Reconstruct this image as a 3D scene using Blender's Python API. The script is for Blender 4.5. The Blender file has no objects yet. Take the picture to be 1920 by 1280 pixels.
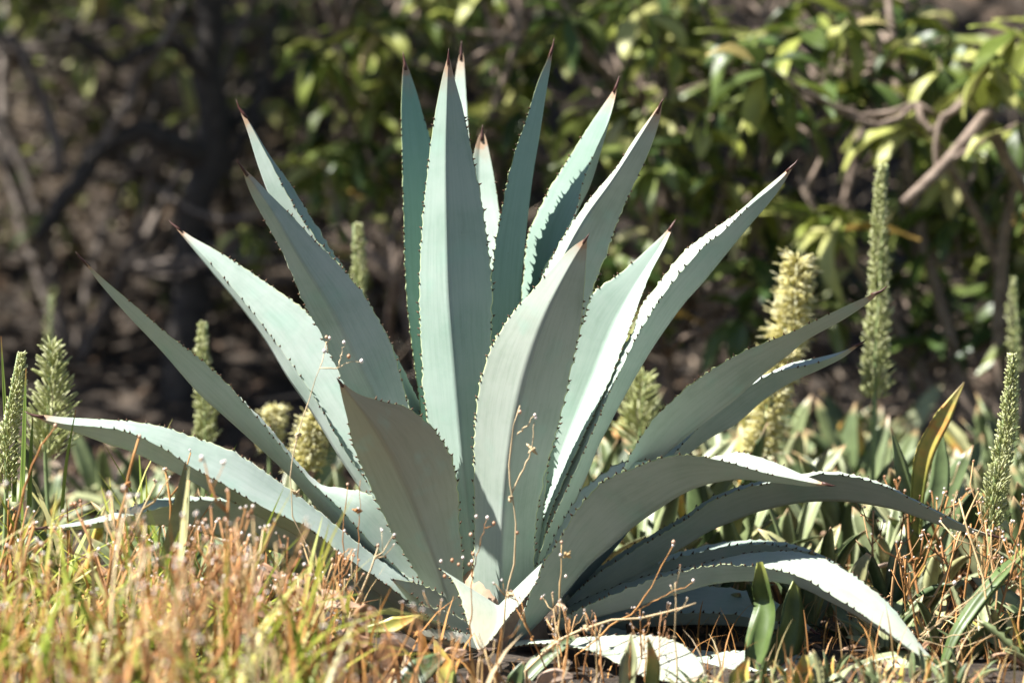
import bpy, math, random
import numpy as np
from mathutils import Vector, Matrix

random.seed(7)
rng = np.random.default_rng(7)
R = math.radians
scene = bpy.context.scene
col = scene.collection

# ------------------------------------------------------------------ camera, sky, sun, exposure
CAM = np.array([0.0, -7.19, 1.0])
PITCH = R(-3.5)
FPX = 7200.0                       # 135 mm lens on a 36 mm sensor, in photo pixels
cam_d = bpy.data.cameras.new('camera')
cam = bpy.data.objects.new('camera', cam_d)
col.objects.link(cam)
cam.location = CAM
cam.rotation_euler = (R(90) + PITCH, 0, 0)
cam_d.lens = 135
cam_d.sensor_width = 36
cam_d.clip_end = 300
cam_d.dof.use_dof = True
cam_d.dof.focus_distance = 7.12
cam_d.dof.aperture_fstop = 2.2
scene.camera = cam

SUN_DIR = Vector((-0.55, -0.09, 0.82)).normalized()      # towards the sun
SUN_EL = math.asin(SUN_DIR.z)
world = bpy.data.worlds.new('World')
scene.world = world
world.use_nodes = True
wn = world.node_tree
sky = wn.nodes.new('ShaderNodeTexSky')
sky.sky_type = 'NISHITA'
sky.sun_disc = False
sky.air_density = 0.6
sky.dust_density = 0.6
sky.ozone_density = 0.6
sky.sun_elevation = SUN_EL
sky.sun_rotation = math.atan2(SUN_DIR.x, SUN_DIR.y)
bg = wn.nodes['Background']
bg.inputs[1].default_value = 0.05
wn.links.new(sky.outputs[0], bg.inputs[0])

sun_d = bpy.data.lights.new('sun', 'SUN')
sun_d.energy = 5.0
sun_d.angle = R(0.55)
sun_d.color = (1.0, 0.975, 0.935)
sun = bpy.data.objects.new('sun', sun_d)
col.objects.link(sun)
sun.rotation_euler = SUN_DIR.to_track_quat('Z', 'Y').to_euler()
sun.location = (-3, 0, 6)

scene.view_settings.view_transform = 'Standard'
scene.view_settings.look = 'None'
scene.view_settings.exposure = 1.62
scene.view_settings.gamma = 1

# ------------------------------------------------------------------ helpers
CP, SP = math.cos(PITCH), math.sin(PITCH)
def P(px, py, Y):
    """photo pixel + real depth Y -> world point"""
    a = (px - 960.0) / FPX
    b = -(py - 640.0) / FPX
    d = np.array([a, CP - b * SP, SP + b * CP])
    t = (Y - CAM[1]) / d[1]
    return CAM + d * t

def ground_z(x, y):
    s = min(max((y - 3.4) / 7.0, 0), 1)
    s = s * s * (3 - 2 * s)
    return s * 3.2 + 0.012 * math.sin(x * 3.1 + y * 1.7) + 0.010 * math.sin(x * 7.3 - y * 5.1) \
        + 0.05 * s * math.sin(x * 2.3 + 1.0) - 0.006

def ground_at(px, Y):
    x = P(px, 900, Y)[0]
    return np.array([x, Y, ground_z(x, Y)])

class MB:
    def __init__(s):
        s.v, s.f, s.uv = [], [], []
    def add(s, verts, faces, uvs=None):
        o = len(s.v)
        s.v.extend([tuple(map(float, p)) for p in verts])
        s.f.extend([tuple(i + o for i in q) for q in faces])
        s.uv.extend(uvs if uvs is not None else [(0, 0)] * len(verts))
    def tube(s, pts, radii, n=5, cap=True):
        pts = [np.array(p, float) for p in pts]
        m = len(pts)
        rows = []
        up = np.array([0.31, 0.17, 0.93])
        for i, p in enumerate(pts):
            t = pts[min(i + 1, m - 1)] - pts[max(i - 1, 0)]
            t /= (np.linalg.norm(t) + 1e-9)
            a = np.cross(t, up)
            if np.linalg.norm(a) < 0.15:
                a = np.cross(t, [1, 0.2, 0])
            a /= np.linalg.norm(a)
            b = np.cross(t, a)
            for k in range(n):
                th = 2 * math.pi * k / n
                rows.append(p + radii[i] * (math.cos(th) * a + math.sin(th) * b))
        f = []
        for i in range(m - 1):
            for k in range(n):
                k2 = (k + 1) % n
                f.append((i * n + k, i * n + k2, (i + 1) * n + k2, (i + 1) * n + k))
        if cap:
            f.append(tuple(range(n - 1, -1, -1)))
            f.append(tuple((m - 1) * n + k for k in range(n)))
        s.add(rows, f, [(0.5, i / max(m - 1, 1)) for i in range(m) for k in range(n)])
    def blob(s, c, r, axis=None, ln=1.0):
        """small 6-sided double cone / bud"""
        c = np.array(c, float)
        ax = np.array([0, 0, 1.0]) if axis is None else np.array(axis, float)
        ax = ax / np.linalg.norm(ax)
        a = np.cross(ax, [0.3, 0.9, 0.2]); a /= np.linalg.norm(a)
        b = np.cross(ax, a)
        vs = [c - ax * r * ln]
        for h, q in ((-0.45, 0.85), (0.35, 0.95)):
            for k in range(5):
                th = 2 * math.pi * k / 5
                vs.append(c + ax * r * ln * h + q * r * (math.cos(th) * a + math.sin(th) * b))
        vs.append(c + ax * r * ln)
        f = []
        for k in range(5):
            k2 = (k + 1) % 5
            f += [(0, 1 + k2, 1 + k), (1 + k, 1 + k2, 6 + k2, 6 + k), (6 + k, 6 + k2, 11)]
        s.add(vs, f)
    def mesh(s, name, m, smooth=True):
        me = bpy.data.meshes.new(name)
        me.from_pydata(s.v, [], s.f)
        uvl = me.uv_layers.new(name='UVMap')
        li = np.zeros(len(me.loops), dtype=np.int32)
        me.loops.foreach_get('vertex_index', li)
        uvl.data.foreach_set('uv', np.array(s.uv, dtype=np.float32)[li].ravel())
        if smooth:
            me.polygons.foreach_set('use_smooth', [True] * len(me.polygons))
        me.materials.append(m)
        me.update()
        return me
    def build(s, name, m, parent=None, smooth=True):
        return link(name, s.mesh(name, m, smooth), parent)

def link(name, data, parent=None, mat=None):
    o = bpy.data.objects.new(name, data)
    col.objects.link(o)
    if parent is not None:
        o.parent = parent
        if mat is None:
            o.location = -Vector(parent.location) if parent.parent is None else (0, 0, 0)
    if mat is not None:
        o.matrix_basis = mat
    return o

def tag(o, label=None, cat=None, group=None, kind=None):
    if label: o['label'] = label
    if cat: o['category'] = cat
    if group: o['group'] = group
    if kind: o['kind'] = kind
    return o

def empty(name, loc, label=None, cat=None, group=None):
    o = bpy.data.objects.new(name, None)
    o.empty_display_size = 0.05
    col.objects.link(o)
    o.location = loc
    return tag(o, label, cat, group)

def resample(poly, n):
    """Catmull-Rom through the points, evenly spaced along the arc"""
    p = np.array(poly, float)
    if len(p) == 2:
        return p[0] + (p[1] - p[0]) * np.linspace(0, 1, n)[:, None]
    q = np.vstack([2 * p[0] - p[1], p, 2 * p[-1] - p[-2]])
    out = []
    for i in range(1, len(q) - 2):
        for t in np.linspace(0, 1, 24, endpoint=False):
            a, b, c, d = q[i - 1], q[i], q[i + 1], q[i + 2]
            out.append(0.5 * (2 * b + (c - a) * t + (2 * a - 5 * b + 4 * c - d) * t * t + (-a + 3 * b - 3 * c + d) * t ** 3))
    out.append(p[-1])
    out = np.array(out)
    s = np.concatenate([[0], np.cumsum(np.linalg.norm(np.diff(out, axis=0), axis=1))])
    s /= s[-1]
    u = np.linspace(0, 1, n)
    return np.stack([np.interp(u, s, out[:, k]) for k in range(out.shape[1])], axis=1)

# ------------------------------------------------------------------ materials
def new_mat(name):
    m = bpy.data.materials.new(name)
    m.use_nodes = True
    nt = m.node_tree
    return m, nt, nt.nodes['Principled BSDF']

def N(nt, t, **kw):
    n = nt.nodes.new(t)
    for k, v in kw.items():
        setattr(n, k, v)
    return n

def ramp(nt, stops, interp='LINEAR'):
    r = nt.nodes.new('ShaderNodeValToRGB')
    r.color_ramp.interpolation = interp
    e = r.color_ramp.elements
    while len(e) > 1:
        e.remove(e[0])
    e[0].position = stops[0][0]; e[0].color = (*stops[0][1], 1)
    for p, c in stops[1:]:
        x = e.new(p); x.color = (*c, 1)
    return r

def noise(nt, scale, detail=3, vec=None, rough=0.55):
    n = nt.nodes.new('ShaderNodeTexNoise')
    n.inputs['Scale'].default_value = scale
    n.inputs['Detail'].default_value = detail
    n.inputs['Roughness'].default_value = rough
    if vec is not None:
        nt.links.new(vec, n.inputs['Vector'])
    return n

def mix(nt, a, b, fac, mode='MIX'):
    m = nt.nodes.new('ShaderNodeMix')
    m.data_type = 'RGBA'
    m.blend_type = mode
    for sock, v in ((m.inputs[6], a), (m.inputs[7], b), (m.inputs[0], fac)):
        if hasattr(v, 'links') or hasattr(v, 'is_linked'):
            nt.links.new(v, sock)
        elif isinstance(v, (int, float)):
            sock.default_value = v
        else:
            sock.default_value = (*v, 1)
    return m.outputs[2]

def random_mat(name, stops, rough=0.6, per='object', transl=0.0, nscale=0, namp=0.35, spec=0.3, tipcol=None, tipstart=0.8):
    """colour picked at random for each object (or each loose piece), mottled by noise"""
    m, nt, b = new_mat(name)
    if per == 'object':
        src = N(nt, 'ShaderNodeObjectInfo').outputs['Random']
    else:
        src = N(nt, 'ShaderNodeNewGeometry').outputs['Random Per Island']
    r = ramp(nt, stops)
    nt.links.new(src, r.inputs[0])
    c = r.outputs[0]
    if nscale:
        tc = N(nt, 'ShaderNodeTexCoord')
        nz = noise(nt, nscale, 4, tc.outputs['Object'])
        r2 = ramp(nt, [(0.3, (1 - namp,) * 3), (0.7, (1 + namp * 0.4,) * 3)])
        nt.links.new(nz.outputs[0], r2.inputs[0])
        c = mix(nt, c, r2.outputs[0], 1.0, 'MULTIPLY')
    if tipcol is not None:
        uv = N(nt, 'ShaderNodeUVMap')
        sp = N(nt, 'ShaderNodeSeparateXYZ')
        nt.links.new(uv.outputs[0], sp.inputs[0])
        r3 = ramp(nt, [(tipstart, (0, 0, 0)), (1.0, (1, 1, 1))])
        nt.links.new(sp.outputs[1], r3.inputs[0])
        c = mix(nt, c, tipcol, r3.outputs[0])
    nt.links.new(c, b.inputs['Base Color'])
    b.inputs['Roughness'].default_value = rough
    b.inputs['Specular IOR Level'].default_value = spec
    if transl > 0:
        tr = N(nt, 'ShaderNodeBsdfTranslucent')
        nt.links.new(c, tr.inputs[0])
        mx = N(nt, 'ShaderNodeMixShader')
        mx.inputs[0].default_value = transl
        nt.links.new(b.outputs[0], mx.inputs[1])
        nt.links.new(tr.outputs[0], mx.inputs[2])
        nt.links.new(mx.outputs[0], nt.nodes['Material Output'].inputs[0])
    return m

def agave_material():
    m, nt, b = new_mat('agave_skin')
    uv = N(nt, 'ShaderNodeUVMap')
    sp = N(nt, 'ShaderNodeSeparateXYZ')
    nt.links.new(uv.outputs[0], sp.inputs[0])
    tc = N(nt, 'ShaderNodeTexCoord')
    # waxy bloom, rubbed off in patches
    n1 = noise(nt, 9, 5, tc.outputs['Object'], 0.6)
    r1 = ramp(nt, [(0.30, (0.245, 0.325, 0.268)), (0.52, (0.33, 0.40, 0.347)), (0.75, (0.38, 0.44, 0.392))])
    nt.links.new(n1.outputs[0], r1.inputs[0])
    # fine lengthwise streaks
    mp = N(nt, 'ShaderNodeMapping')
    mp.inputs['Scale'].default_value = (38, 1.6, 1)
    nt.links.new(uv.outputs[0], mp.inputs[0])
    n2 = noise(nt, 3.0, 5, mp.outputs[0], 0.65)
    r2 = ramp(nt, [(0.3, (0.95, 0.96, 0.95)), (0.7, (1.03, 1.025, 1.025))])
    nt.links.new(n2.outputs[0], r2.inputs[0])
    c = mix(nt, r1.outputs[0], r2.outputs[0], 1.0, 'MULTIPLY')
    # older leaves yellow towards the outer half
    at = N(nt, 'ShaderNodeAttribute', attribute_type='OBJECT', attribute_name='age')
    ra = ramp(nt, [(0.0, (0.35, 0.35, 0.35)), (0.7, (1, 1, 1))])
    nt.links.new(sp.outputs[1], ra.inputs[0])
    am = N(nt, 'ShaderNodeMath', operation='MULTIPLY')
    nt.links.new(at.outputs['Fac'], am.inputs[0]); nt.links.new(ra.outputs[0], am.inputs[1])
    c = mix(nt, c, (0.31, 0.28, 0.19), am.outputs[0])
    fr = N(nt, 'ShaderNodeAttribute', attribute_type='OBJECT', attribute_name='fresh')
    c = mix(nt, c, (0.19, 0.345, 0.25), fr.outputs['Fac'])
    # scattered dark specks and scuffs
    n3 = noise(nt, 75, 4, tc.outputs['Object'], 0.7)
    r3 = ramp(nt, [(0.0, (1, 1, 1)), (0.255, (1, 1, 1)), (0.30, (0, 0, 0))])
    nt.links.new(n3.outputs[0], r3.inputs[0])
    n3b = noise(nt, 5, 2, tc.outputs['Object'])
    r3b = ramp(nt, [(0.52, (0, 0, 0)), (0.66, (0.8, 0.8, 0.8))])
    nt.links.new(n3b.outputs[0], r3b.inputs[0])
    f = mix(nt, r3.outputs[0], r3b.outputs[0], 1.0, 'MULTIPLY')
    c = mix(nt, c, (0.13, 0.12, 0.075), f)
    # bud imprints: faint greener bands across the blade
    n5 = noise(nt, 16, 3, tc.outputs['Object'], 0.5)
    r5 = ramp(nt, [(0.56, (0, 0, 0)), (0.74, (0.5, 0.5, 0.5))])
    nt.links.new(n5.outputs[0], r5.inputs[0])
    c = mix(nt, c, (0.27, 0.40, 0.32), r5.outputs[0])
    mp2 = N(nt, 'ShaderNodeMapping')
    mp2.inputs['Scale'].default_value = (9, 2.2, 1)
    nt.links.new(uv.outputs[0], mp2.inputs[0])
    n8 = noise(nt, 2.5, 6, mp2.outputs[0], 0.75)
    r8 = ramp(nt, [(0.36, (0.90, 0.92, 0.90)), (0.5, (1, 1, 1)), (0.64, (1.05, 1.04, 1.04))])
    nt.links.new(n8.outputs[0], r8.inputs[0])
    c = mix(nt, c, r8.outputs[0], 1.0, 'MULTIPLY')
    # yellow-green horny margin
    ma = N(nt, 'ShaderNodeMath', operation='ABSOLUTE')
    mm = N(nt, 'ShaderNodeMath', operation='MULTIPLY_ADD')
    mm.inputs[1].default_value = 2.0
    mm.inputs[2].default_value = -1.0
    nt.links.new(sp.outputs[0], mm.inputs[0])
    nt.links.new(mm.outputs[0], ma.inputs[0])
    r4 = ramp(nt, [(0.978, (0, 0, 0)), (0.998, (0.9, 0.9, 0.9))])
    nt.links.new(ma.outputs[0], r4.inputs[0])
    c = mix(nt, c, (0.42, 0.46, 0.17), r4.outputs[0])
    # brownish dry tip
    n4 = noise(nt, 30, 3, tc.outputs['Object'])
    ad = N(nt, 'ShaderNodeMath', operation='MULTIPLY_ADD')
    ad.inputs[1].default_value = 0.06
    nt.links.new(n4.outputs[0], ad.inputs[0])
    nt.links.new(sp.outputs[1], ad.inputs[2])
    r6 = ramp(nt, [(0.955, (0, 0, 0)), (0.992, (0.45, 0.45, 0.45)), (1.0, (1, 1, 1))])
    nt.links.new(ad.outputs[0], r6.inputs[0])
    c = mix(nt, c, (0.36, 0.24, 0.15), r6.outputs[0])
    nt.links.new(c, b.inputs['Base Color'])
    b.inputs['Roughness'].default_value = 0.5
    b.inputs['Specular IOR Level'].default_value = 0.35
    b.inputs['Sheen Weight'].default_value = 0.12
    b.inputs['Subsurface Weight'].default_value = 0.06
    b.inputs['Subsurface Radius'].default_value = (0.006, 0.010, 0.006)
    bp = N(nt, 'ShaderNodeBump')
    bp.inputs['Strength'].default_value = 0.16
    bp.inputs['Distance'].default_value = 0.004
    n6 = noise(nt, 22, 5, tc.outputs['Object'])
    nt.links.new(n6.outputs[0], bp.inputs['Height'])
    nt.links.new(bp.outputs[0], b.inputs['Normal'])
    return m

def ground_material():
    m, nt, b = new_mat('leaf_litter_soil')
    tc = N(nt, 'ShaderNodeTexCoord')
    n1 = noise(nt, 14, 8, tc.outputs['Object'], 0.7)
    r1 = ramp(nt, [(0.3, (0.018, 0.013, 0.008)), (0.5, (0.044, 0.031, 0.020)), (0.7, (0.105, 0.074, 0.048))])
    nt.links.new(n1.outputs[0], r1.inputs[0])
    nt.links.new(r1.outputs[0], b.inputs['Base Color'])
    b.inputs['Roughness'].default_value = 0.95
    bp = N(nt, 'ShaderNodeBump')
    bp.inputs['Strength'].default_value = 0.9
    bp.inputs['Distance'].default_value = 0.03
    nt.links.new(n1.outputs[0], bp.inputs['Height'])
    nt.links.new(bp.outputs[0], b.inputs['Normal'])
    return m

def bark_material(name, dark, light):
    m, nt, b = new_mat(name)
    tc = N(nt, 'ShaderNodeTexCoord')
    n1 = noise(nt, 26, 6, tc.outputs['Object'], 0.7)
    r1 = ramp(nt, [(0.35, dark), (0.65, light)])
    nt.links.new(n1.outputs[0], r1.inputs[0])
    nt.links.new(r1.outputs[0], b.inputs['Base Color'])
    b.inputs['Roughness'].default_value = 0.9
    bp = N(nt, 'ShaderNodeBump')
    bp.inputs['Strength'].default_value = 0.8
    bp.inputs['Distance'].default_value = 0.01
    nt.links.new(n1.outputs[0], bp.inputs['Height'])
    nt.links.new(bp.outputs[0], b.inputs['Normal'])
    return m

M = {}
M['agave'] = agave_material()
M['spine'] = random_mat('agave_spine', [(0, (0.05, 0.024, 0.018)), (1, (0.10, 0.038, 0.028))], 0.45, nscale=60)
M['tooth'] = random_mat('agave_tooth', [(0, (0.05, 0.028, 0.015)), (1, (0.12, 0.06, 0.03))], 0.5, per='island')
M['ground'] = ground_material()
M['dry_stem'] = random_mat('dry_stem', [(0, (0.32, 0.135, 0.045)), (0.35, (0.50, 0.25, 0.08)), (0.65, (0.40, 0.19, 0.075)), (0.85, (0.60, 0.42, 0.20)), (1, (0.62, 0.50, 0.32))], 0.7, nscale=30)
M['dry_bits'] = random_mat('dry_stalks', [(0, (0.30, 0.13, 0.045)), (0.3, (0.54, 0.27, 0.08)), (0.55, (0.46, 0.22, 0.08)), (0.8, (0.62, 0.43, 0.18)), (0.92, (0.50, 0.38, 0.24)), (1, (0.38, 0.34, 0.10))], 0.7, per='island', transl=0.2)
M['bud'] = random_mat('dry_bud', [(0, (0.36, 0.17, 0.08)), (0.55, (0.48, 0.26, 0.14)), (0.68, (0.66, 0.52, 0.42)), (1, (0.80, 0.72, 0.66))], 0.4, per='island', spec=0.6)
M['grass'] = random_mat('green_grass', [(0, (0.14, 0.20, 0.03)), (0.4, (0.30, 0.35, 0.05)), (0.7, (0.46, 0.44, 0.08)), (1, (0.62, 0.58, 0.28))], 0.5, per='island', transl=0.35)
M['blade'] = random_mat('grass_blade', [(0, (0.14, 0.22, 0.04)), (1, (0.24, 0.32, 0.07))], 0.45, transl=0.3, tipcol=(0.45, 0.22, 0.08), tipstart=0.85)
M['strap'] = random_mat('strap_leaf', [(0, (0.07, 0.11, 0.04)), (0.4, (0.20, 0.245, 0.105)), (0.75, (0.36, 0.39, 0.21)), (1, (0.40, 0.38, 0.17))], 0.42, nscale=22, namp=0.45, transl=0.10, spec=0.4, tipcol=(0.42, 0.27, 0.14), tipstart=0.90)
def yellowing():
    m, nt, b = new_mat('strap_leaf_yellowing')
    tc = N(nt, 'ShaderNodeTexCoord'); uv = N(nt, 'ShaderNodeUVMap'); sp = N(nt, 'ShaderNodeSeparateXYZ')
    nt.links.new(uv.outputs[0], sp.inputs[0])
    n1 = noise(nt, 28, 4, tc.outputs['Object'])
    ad = N(nt, 'ShaderNodeMath', operation='MULTIPLY_ADD'); ad.inputs[1].default_value = 0.9
    nt.links.new(n1.outputs[0], ad.inputs[0]); nt.links.new(sp.outputs[1], ad.inputs[2])
    r = ramp(nt, [(0.25, (0.10, 0.14, 0.035)), (0.5, (0.27, 0.29, 0.06)), (0.66, (0.50, 0.40, 0.09)), (0.76, (0.52, 0.25, 0.06)), (0.86, (0.42, 0.38, 0.09)), (0.97, (0.30, 0.22, 0.08))])
    sc = N(nt, 'ShaderNodeMath', operation='DIVIDE'); sc.inputs[1].default_value = 1.5
    nt.links.new(ad.outputs[0], sc.inputs[0]); nt.links.new(sc.outputs[0], r.inputs[0])
    nt.links.new(r.outputs[0], b.inputs['Base Color'])
    b.inputs['Roughness'].default_value = 0.42
    return m
M['strap_yellow'] = yellowing()
M['strap_dark'] = random_mat('strap_leaf_dark', [(0, (0.07, 0.11, 0.03)), (1, (0.11, 0.15, 0.045))], 0.4, nscale=22, namp=0.4, tipcol=(0.3, 0.32, 0.08), tipstart=0.8)
M['strap_dead'] = random_mat('strap_leaf_dead', [(0, (0.50, 0.35, 0.24)), (0.5, (0.36, 0.20, 0.11)), (1, (0.64, 0.52, 0.42))], 0.75, nscale=30, namp=0.4, transl=0.1)
M['spike'] = random_mat('flower_bud', [(0, (0.33, 0.36, 0.13)), (0.6, (0.48, 0.50, 0.23)), (1, (0.62, 0.62, 0.38))], 0.5, per='island', transl=0.1)
M['spike_stem'] = random_mat('flower_stem', [(0, (0.18, 0.24, 0.10)), (1, (0.24, 0.30, 0.13))], 0.5)
M['open'] = random_mat('open_floret', [(0, (0.66, 0.60, 0.22)), (0.5, (0.78, 0.72, 0.36)), (1, (0.82, 0.79, 0.55))], 0.5, per='island', transl=0.25)
M['shrub_leaf'] = random_mat('shrub_leaf', [(0, (0.035, 0.06, 0.014)), (0.3, (0.12, 0.16, 0.026)), (0.55, (0.28, 0.31, 0.06)), (0.9, (0.48, 0.48, 0.17)), (0.97, (0.50, 0.47, 0.22)), (1, (0.46, 0.30, 0.08))], 0.45, nscale=14, namp=0.3, transl=0.25, spec=0.3)  # tones spread wide to imitate sunlit leaves and dark gaps
M['shrub_foliage'] = random_mat('shrub_foliage', [(0, (0.045, 0.085, 0.022)), (0.5, (0.10, 0.15, 0.035)), (1, (0.20, 0.23, 0.06))], 0.4, per='island', transl=0.3, spec=0.5)  # darker than the single leaves, imitating deep shade in the gaps
M['crown'] = random_mat('tree_foliage', [(0, (0.04, 0.07, 0.02)), (1, (0.11, 0.15, 0.04))], 0.5, per='island', transl=0.2)
M['bark'] = bark_material('grey_bark', (0.085, 0.065, 0.05), (0.24, 0.20, 0.165))
M['bark_warm'] = bark_material('warm_bark', (0.13, 0.092, 0.066), (0.30, 0.23, 0.175))
M['bark_dark'] = bark_material('dark_bark', (0.028, 0.023, 0.018), (0.085, 0.072, 0.06))
M['twig'] = random_mat('twigs', [(0, (0.06, 0.042, 0.028)), (0.5, (0.14, 0.105, 0.072)), (1, (0.30, 0.24, 0.18))], 0.8, per='island')
M['dead_fol'] = random_mat('withered_leaf', [(0, (0.07, 0.048, 0.026)), (0.35, (0.13, 0.092, 0.05)), (0.75, (0.12, 0.14, 0.04)), (0.92, (0.22, 0.17, 0.11)), (1, (0.50, 0.43, 0.32))], 0.6, per='island', transl=0.2)
M['litter'] = random_mat('litter', [(0, (0.07, 0.042, 0.026)), (0.5, (0.13, 0.08, 0.048)), (0.85, (0.20, 0.135, 0.085)), (1, (0.44, 0.35, 0.26))], 0.7, per='island')

# ------------------------------------------------------------------ ground
def build_ground():
    xs = np.concatenate([np.linspace(-60, -6, 10, endpoint=False), np.linspace(-6, 6, 121), np.linspace(6, 60, 11)[1:]])
    ys = np.concatenate([np.linspace(-40, -3, 8, endpoint=False), np.linspace(-3, 12, 151), np.linspace(12, 70, 11)[1:]])
    mb = MB()
    v = [(x, y, ground_z(x, y)) for y in ys for x in xs]
    nx = len(xs)
    f = [(j * nx + i, j * nx + i + 1, (j + 1) * nx + i + 1, (j + 1) * nx + i) for j in range(len(ys) - 1) for i in range(nx - 1)]
    mb.add(v, f)
    tag(mb.build('ground', M['ground']), kind='structure')
build_ground()

# ------------------------------------------------------------------ agave
AG = empty('agave_plant', (0, 0, 0), 'large blue-grey agave with toothed sword leaves and dark spine tips', 'agave')

def agave_leaf(K, A, B, yk, da, db, th=0.018, teeth=(1, 1), spine=0.03, spacing=0.021, n=170, blunt=False, age=0.05, fresh=0.0):
    """K keel rail, A and B margin rails: photo-traced points, base to tip, lifted to real depth.
    yk = keel depth at base / middle / tip; da, db = depth of each margin behind the keel."""
    t = np.linspace(0, 1, n)
    prof = (0.8 + 0.5 * t) * (1 - t ** 2.4)
    if blunt:
        prof = prof * 0 + 1
    y0, ym, y1 = yk
    cm = 2 * ym - 0.5 * (y0 + y1)
    Yk = (1 - t) ** 2 * y0 + 2 * t * (1 - t) * cm + t * t * y1
    rk, ra, rb = resample(K, n), resample(A, n), resample(B, n)
    PK = np.array([P(*rk[i], Yk[i]) for i in range(n)])
    PA = np.array([P(*ra[i], Yk[i] + da * prof[i]) for i in range(n)])
    PB = np.array([P(*rb[i], Yk[i] + db * prof[i]) for i in range(n)])
    mid = 0.5 * (PA + PB)
    sag = mid - PK
    sl = np.linalg.norm(sag, axis=1)
    T = np.gradient(PK, axis=0)
    T /= np.linalg.norm(T, axis=1)[:, None]
    chord = PB - PA
    nrm = np.cross(chord, T)
    nrm /= (np.linalg.norm(nrm, axis=1)[:, None] + 1e-9)
    sgn = np.sign(np.sum(nrm * sag, axis=1))
    nrm *= np.where(sgn == 0, 1, sgn)[:, None]
    thick = np.minimum(th * (1 - 0.75 * t), 0.7 * sl + 0.0025)
    thick *= np.clip((1 - t) / 0.05, 0, 1)
    # toothed, scalloped margins
    def margin(Q, other):
        out = Q - other
        out -= T * np.sum(out * T, axis=1)[:, None]
        ln = np.linalg.norm(out, axis=1)[:, None]
        out = out / (ln + 1e-9)
        s = np.concatenate([[0], np.cumsum(np.linalg.norm(np.diff(Q, axis=0), axis=1))])
        jit = 0.5 * np.sin(s * 31.0 + Q[0, 0] * 50) + 0.28 * np.sin(s * 83.0 + Q[0, 1] * 70) + 0.16 * np.sin(s * 160.0)
        ph = s / spacing + jit
        amp = 0.0056 * np.clip((0.93 - t) / 0.25, 0, 1) * np.clip(t / 0.08, 0, 1)
        bump = (1 - np.abs(np.sin(math.pi * ph))) ** 1.2
        return out, ph, amp, Q + out * (amp * (bump - 0.3))[:, None]
    oa, pa, aa, QA = margin(PA, PK)
    ob, pb, ab, QB = margin(PB, PK)
    nu = 15
    us = np.sin(np.linspace(-1, 1, nu) * math.pi / 2)
    verts, uvs = [], []
    for i in range(n):
        for u in us:                                   # outer (keel) side
            p = PK[i] + ((PA[i] if u < 0 else PB[i]) - PK[i]) * abs(u) ** 1.45
            w = abs(u) ** 8
            p = p + w * ((QA[i] - PA[i]) if u < 0 else (QB[i] - PB[i]))
            verts.append(p); uvs.append((0.5 + 0.5 * u, t[i]))
        for u in us[1:-1][::-1]:                       # inner side
            p = PK[i] + ((PA[i] if u < 0 else PB[i]) - PK[i]) * abs(u) ** 1.45
            w = abs(u) ** 8
            p = p + w * ((QA[i] - PA[i]) if u < 0 else (QB[i] - PB[i]))
            p = p + nrm[i] * thick[i] * (1 - u * u) ** 0.7
            verts.append(p); uvs.append((0.5 + 0.5 * u, t[i]))
    m = 2 * nu - 2
    faces = []
    for i in range(n - 1):
        for k in range(m):
            k2 = (k + 1) % m
            faces.append((i * m + k, i * m + k2, (i + 1) * m + k2, (i + 1) * m + k))
    faces.append(tuple(range(m - 1, -1, -1)))
    faces.append(tuple((n - 1) * m + k for k in range(m)))
    mb = MB(); mb.add(verts, faces, uvs)
    leaf = mb.build('leaf', M['agave'], AG)
    leaf['age'] = age
    leaf['fresh'] = fresh
    tb = MB()
    for use, Q, out, ph, amp in ((teeth[0], QA, oa, pa, aa), (teeth[1], QB, ob, pb, ab)):
        if not use:
            continue
        last = math.floor(ph[0])
        for i in range(1, n):
            if math.floor(ph[i]) != last:
                last = math.floor(ph[i])
                if amp[i] < 0.0010:
                    continue
                L = random.uniform(0.0034, 0.0074)
                if random.random() < 0.06: continue
                d = out[i] + T[i] * random.uniform(0.0, 0.55)
                d /= np.linalg.norm(d)
                p = Q[i] - out[i] * 0.0012
                tb.tube([p, p + d * L * 0.5, p + d * L + T[i] * 0.0008], [0.0023, 0.0014, 0.0002], 4)
    if tb.v:
        tag(tb.build('margin_teeth', M['tooth'], leaf), kind='stuff')
    if spine:
        i0 = int(n * 0.972)
        d = PK[-1] - PK[int(n * 0.93)]
        d /= np.linalg.norm(d)
        w = min(max(0.5 * np.linalg.norm(PA[i0] - PB[i0]), 0.0018), 0.0036)
        sb = MB()
        tip = PK[-1]
        sb.tube([mid[i0], 0.5 * (mid[i0] + tip), tip, tip + d * spine * 0.3, tip + d * spine * 0.6], [w, w * 0.85, w * 0.6, w * 0.33, 0.0003], 7)
        sb.build('terminal_spine', M['spine'], leaf)
    return leaf

def lerp_poly(a, b, f, n=12):
    return [tuple(p) for p in resample(a, n) * (1 - f) + resample(b, n) * f]

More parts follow.
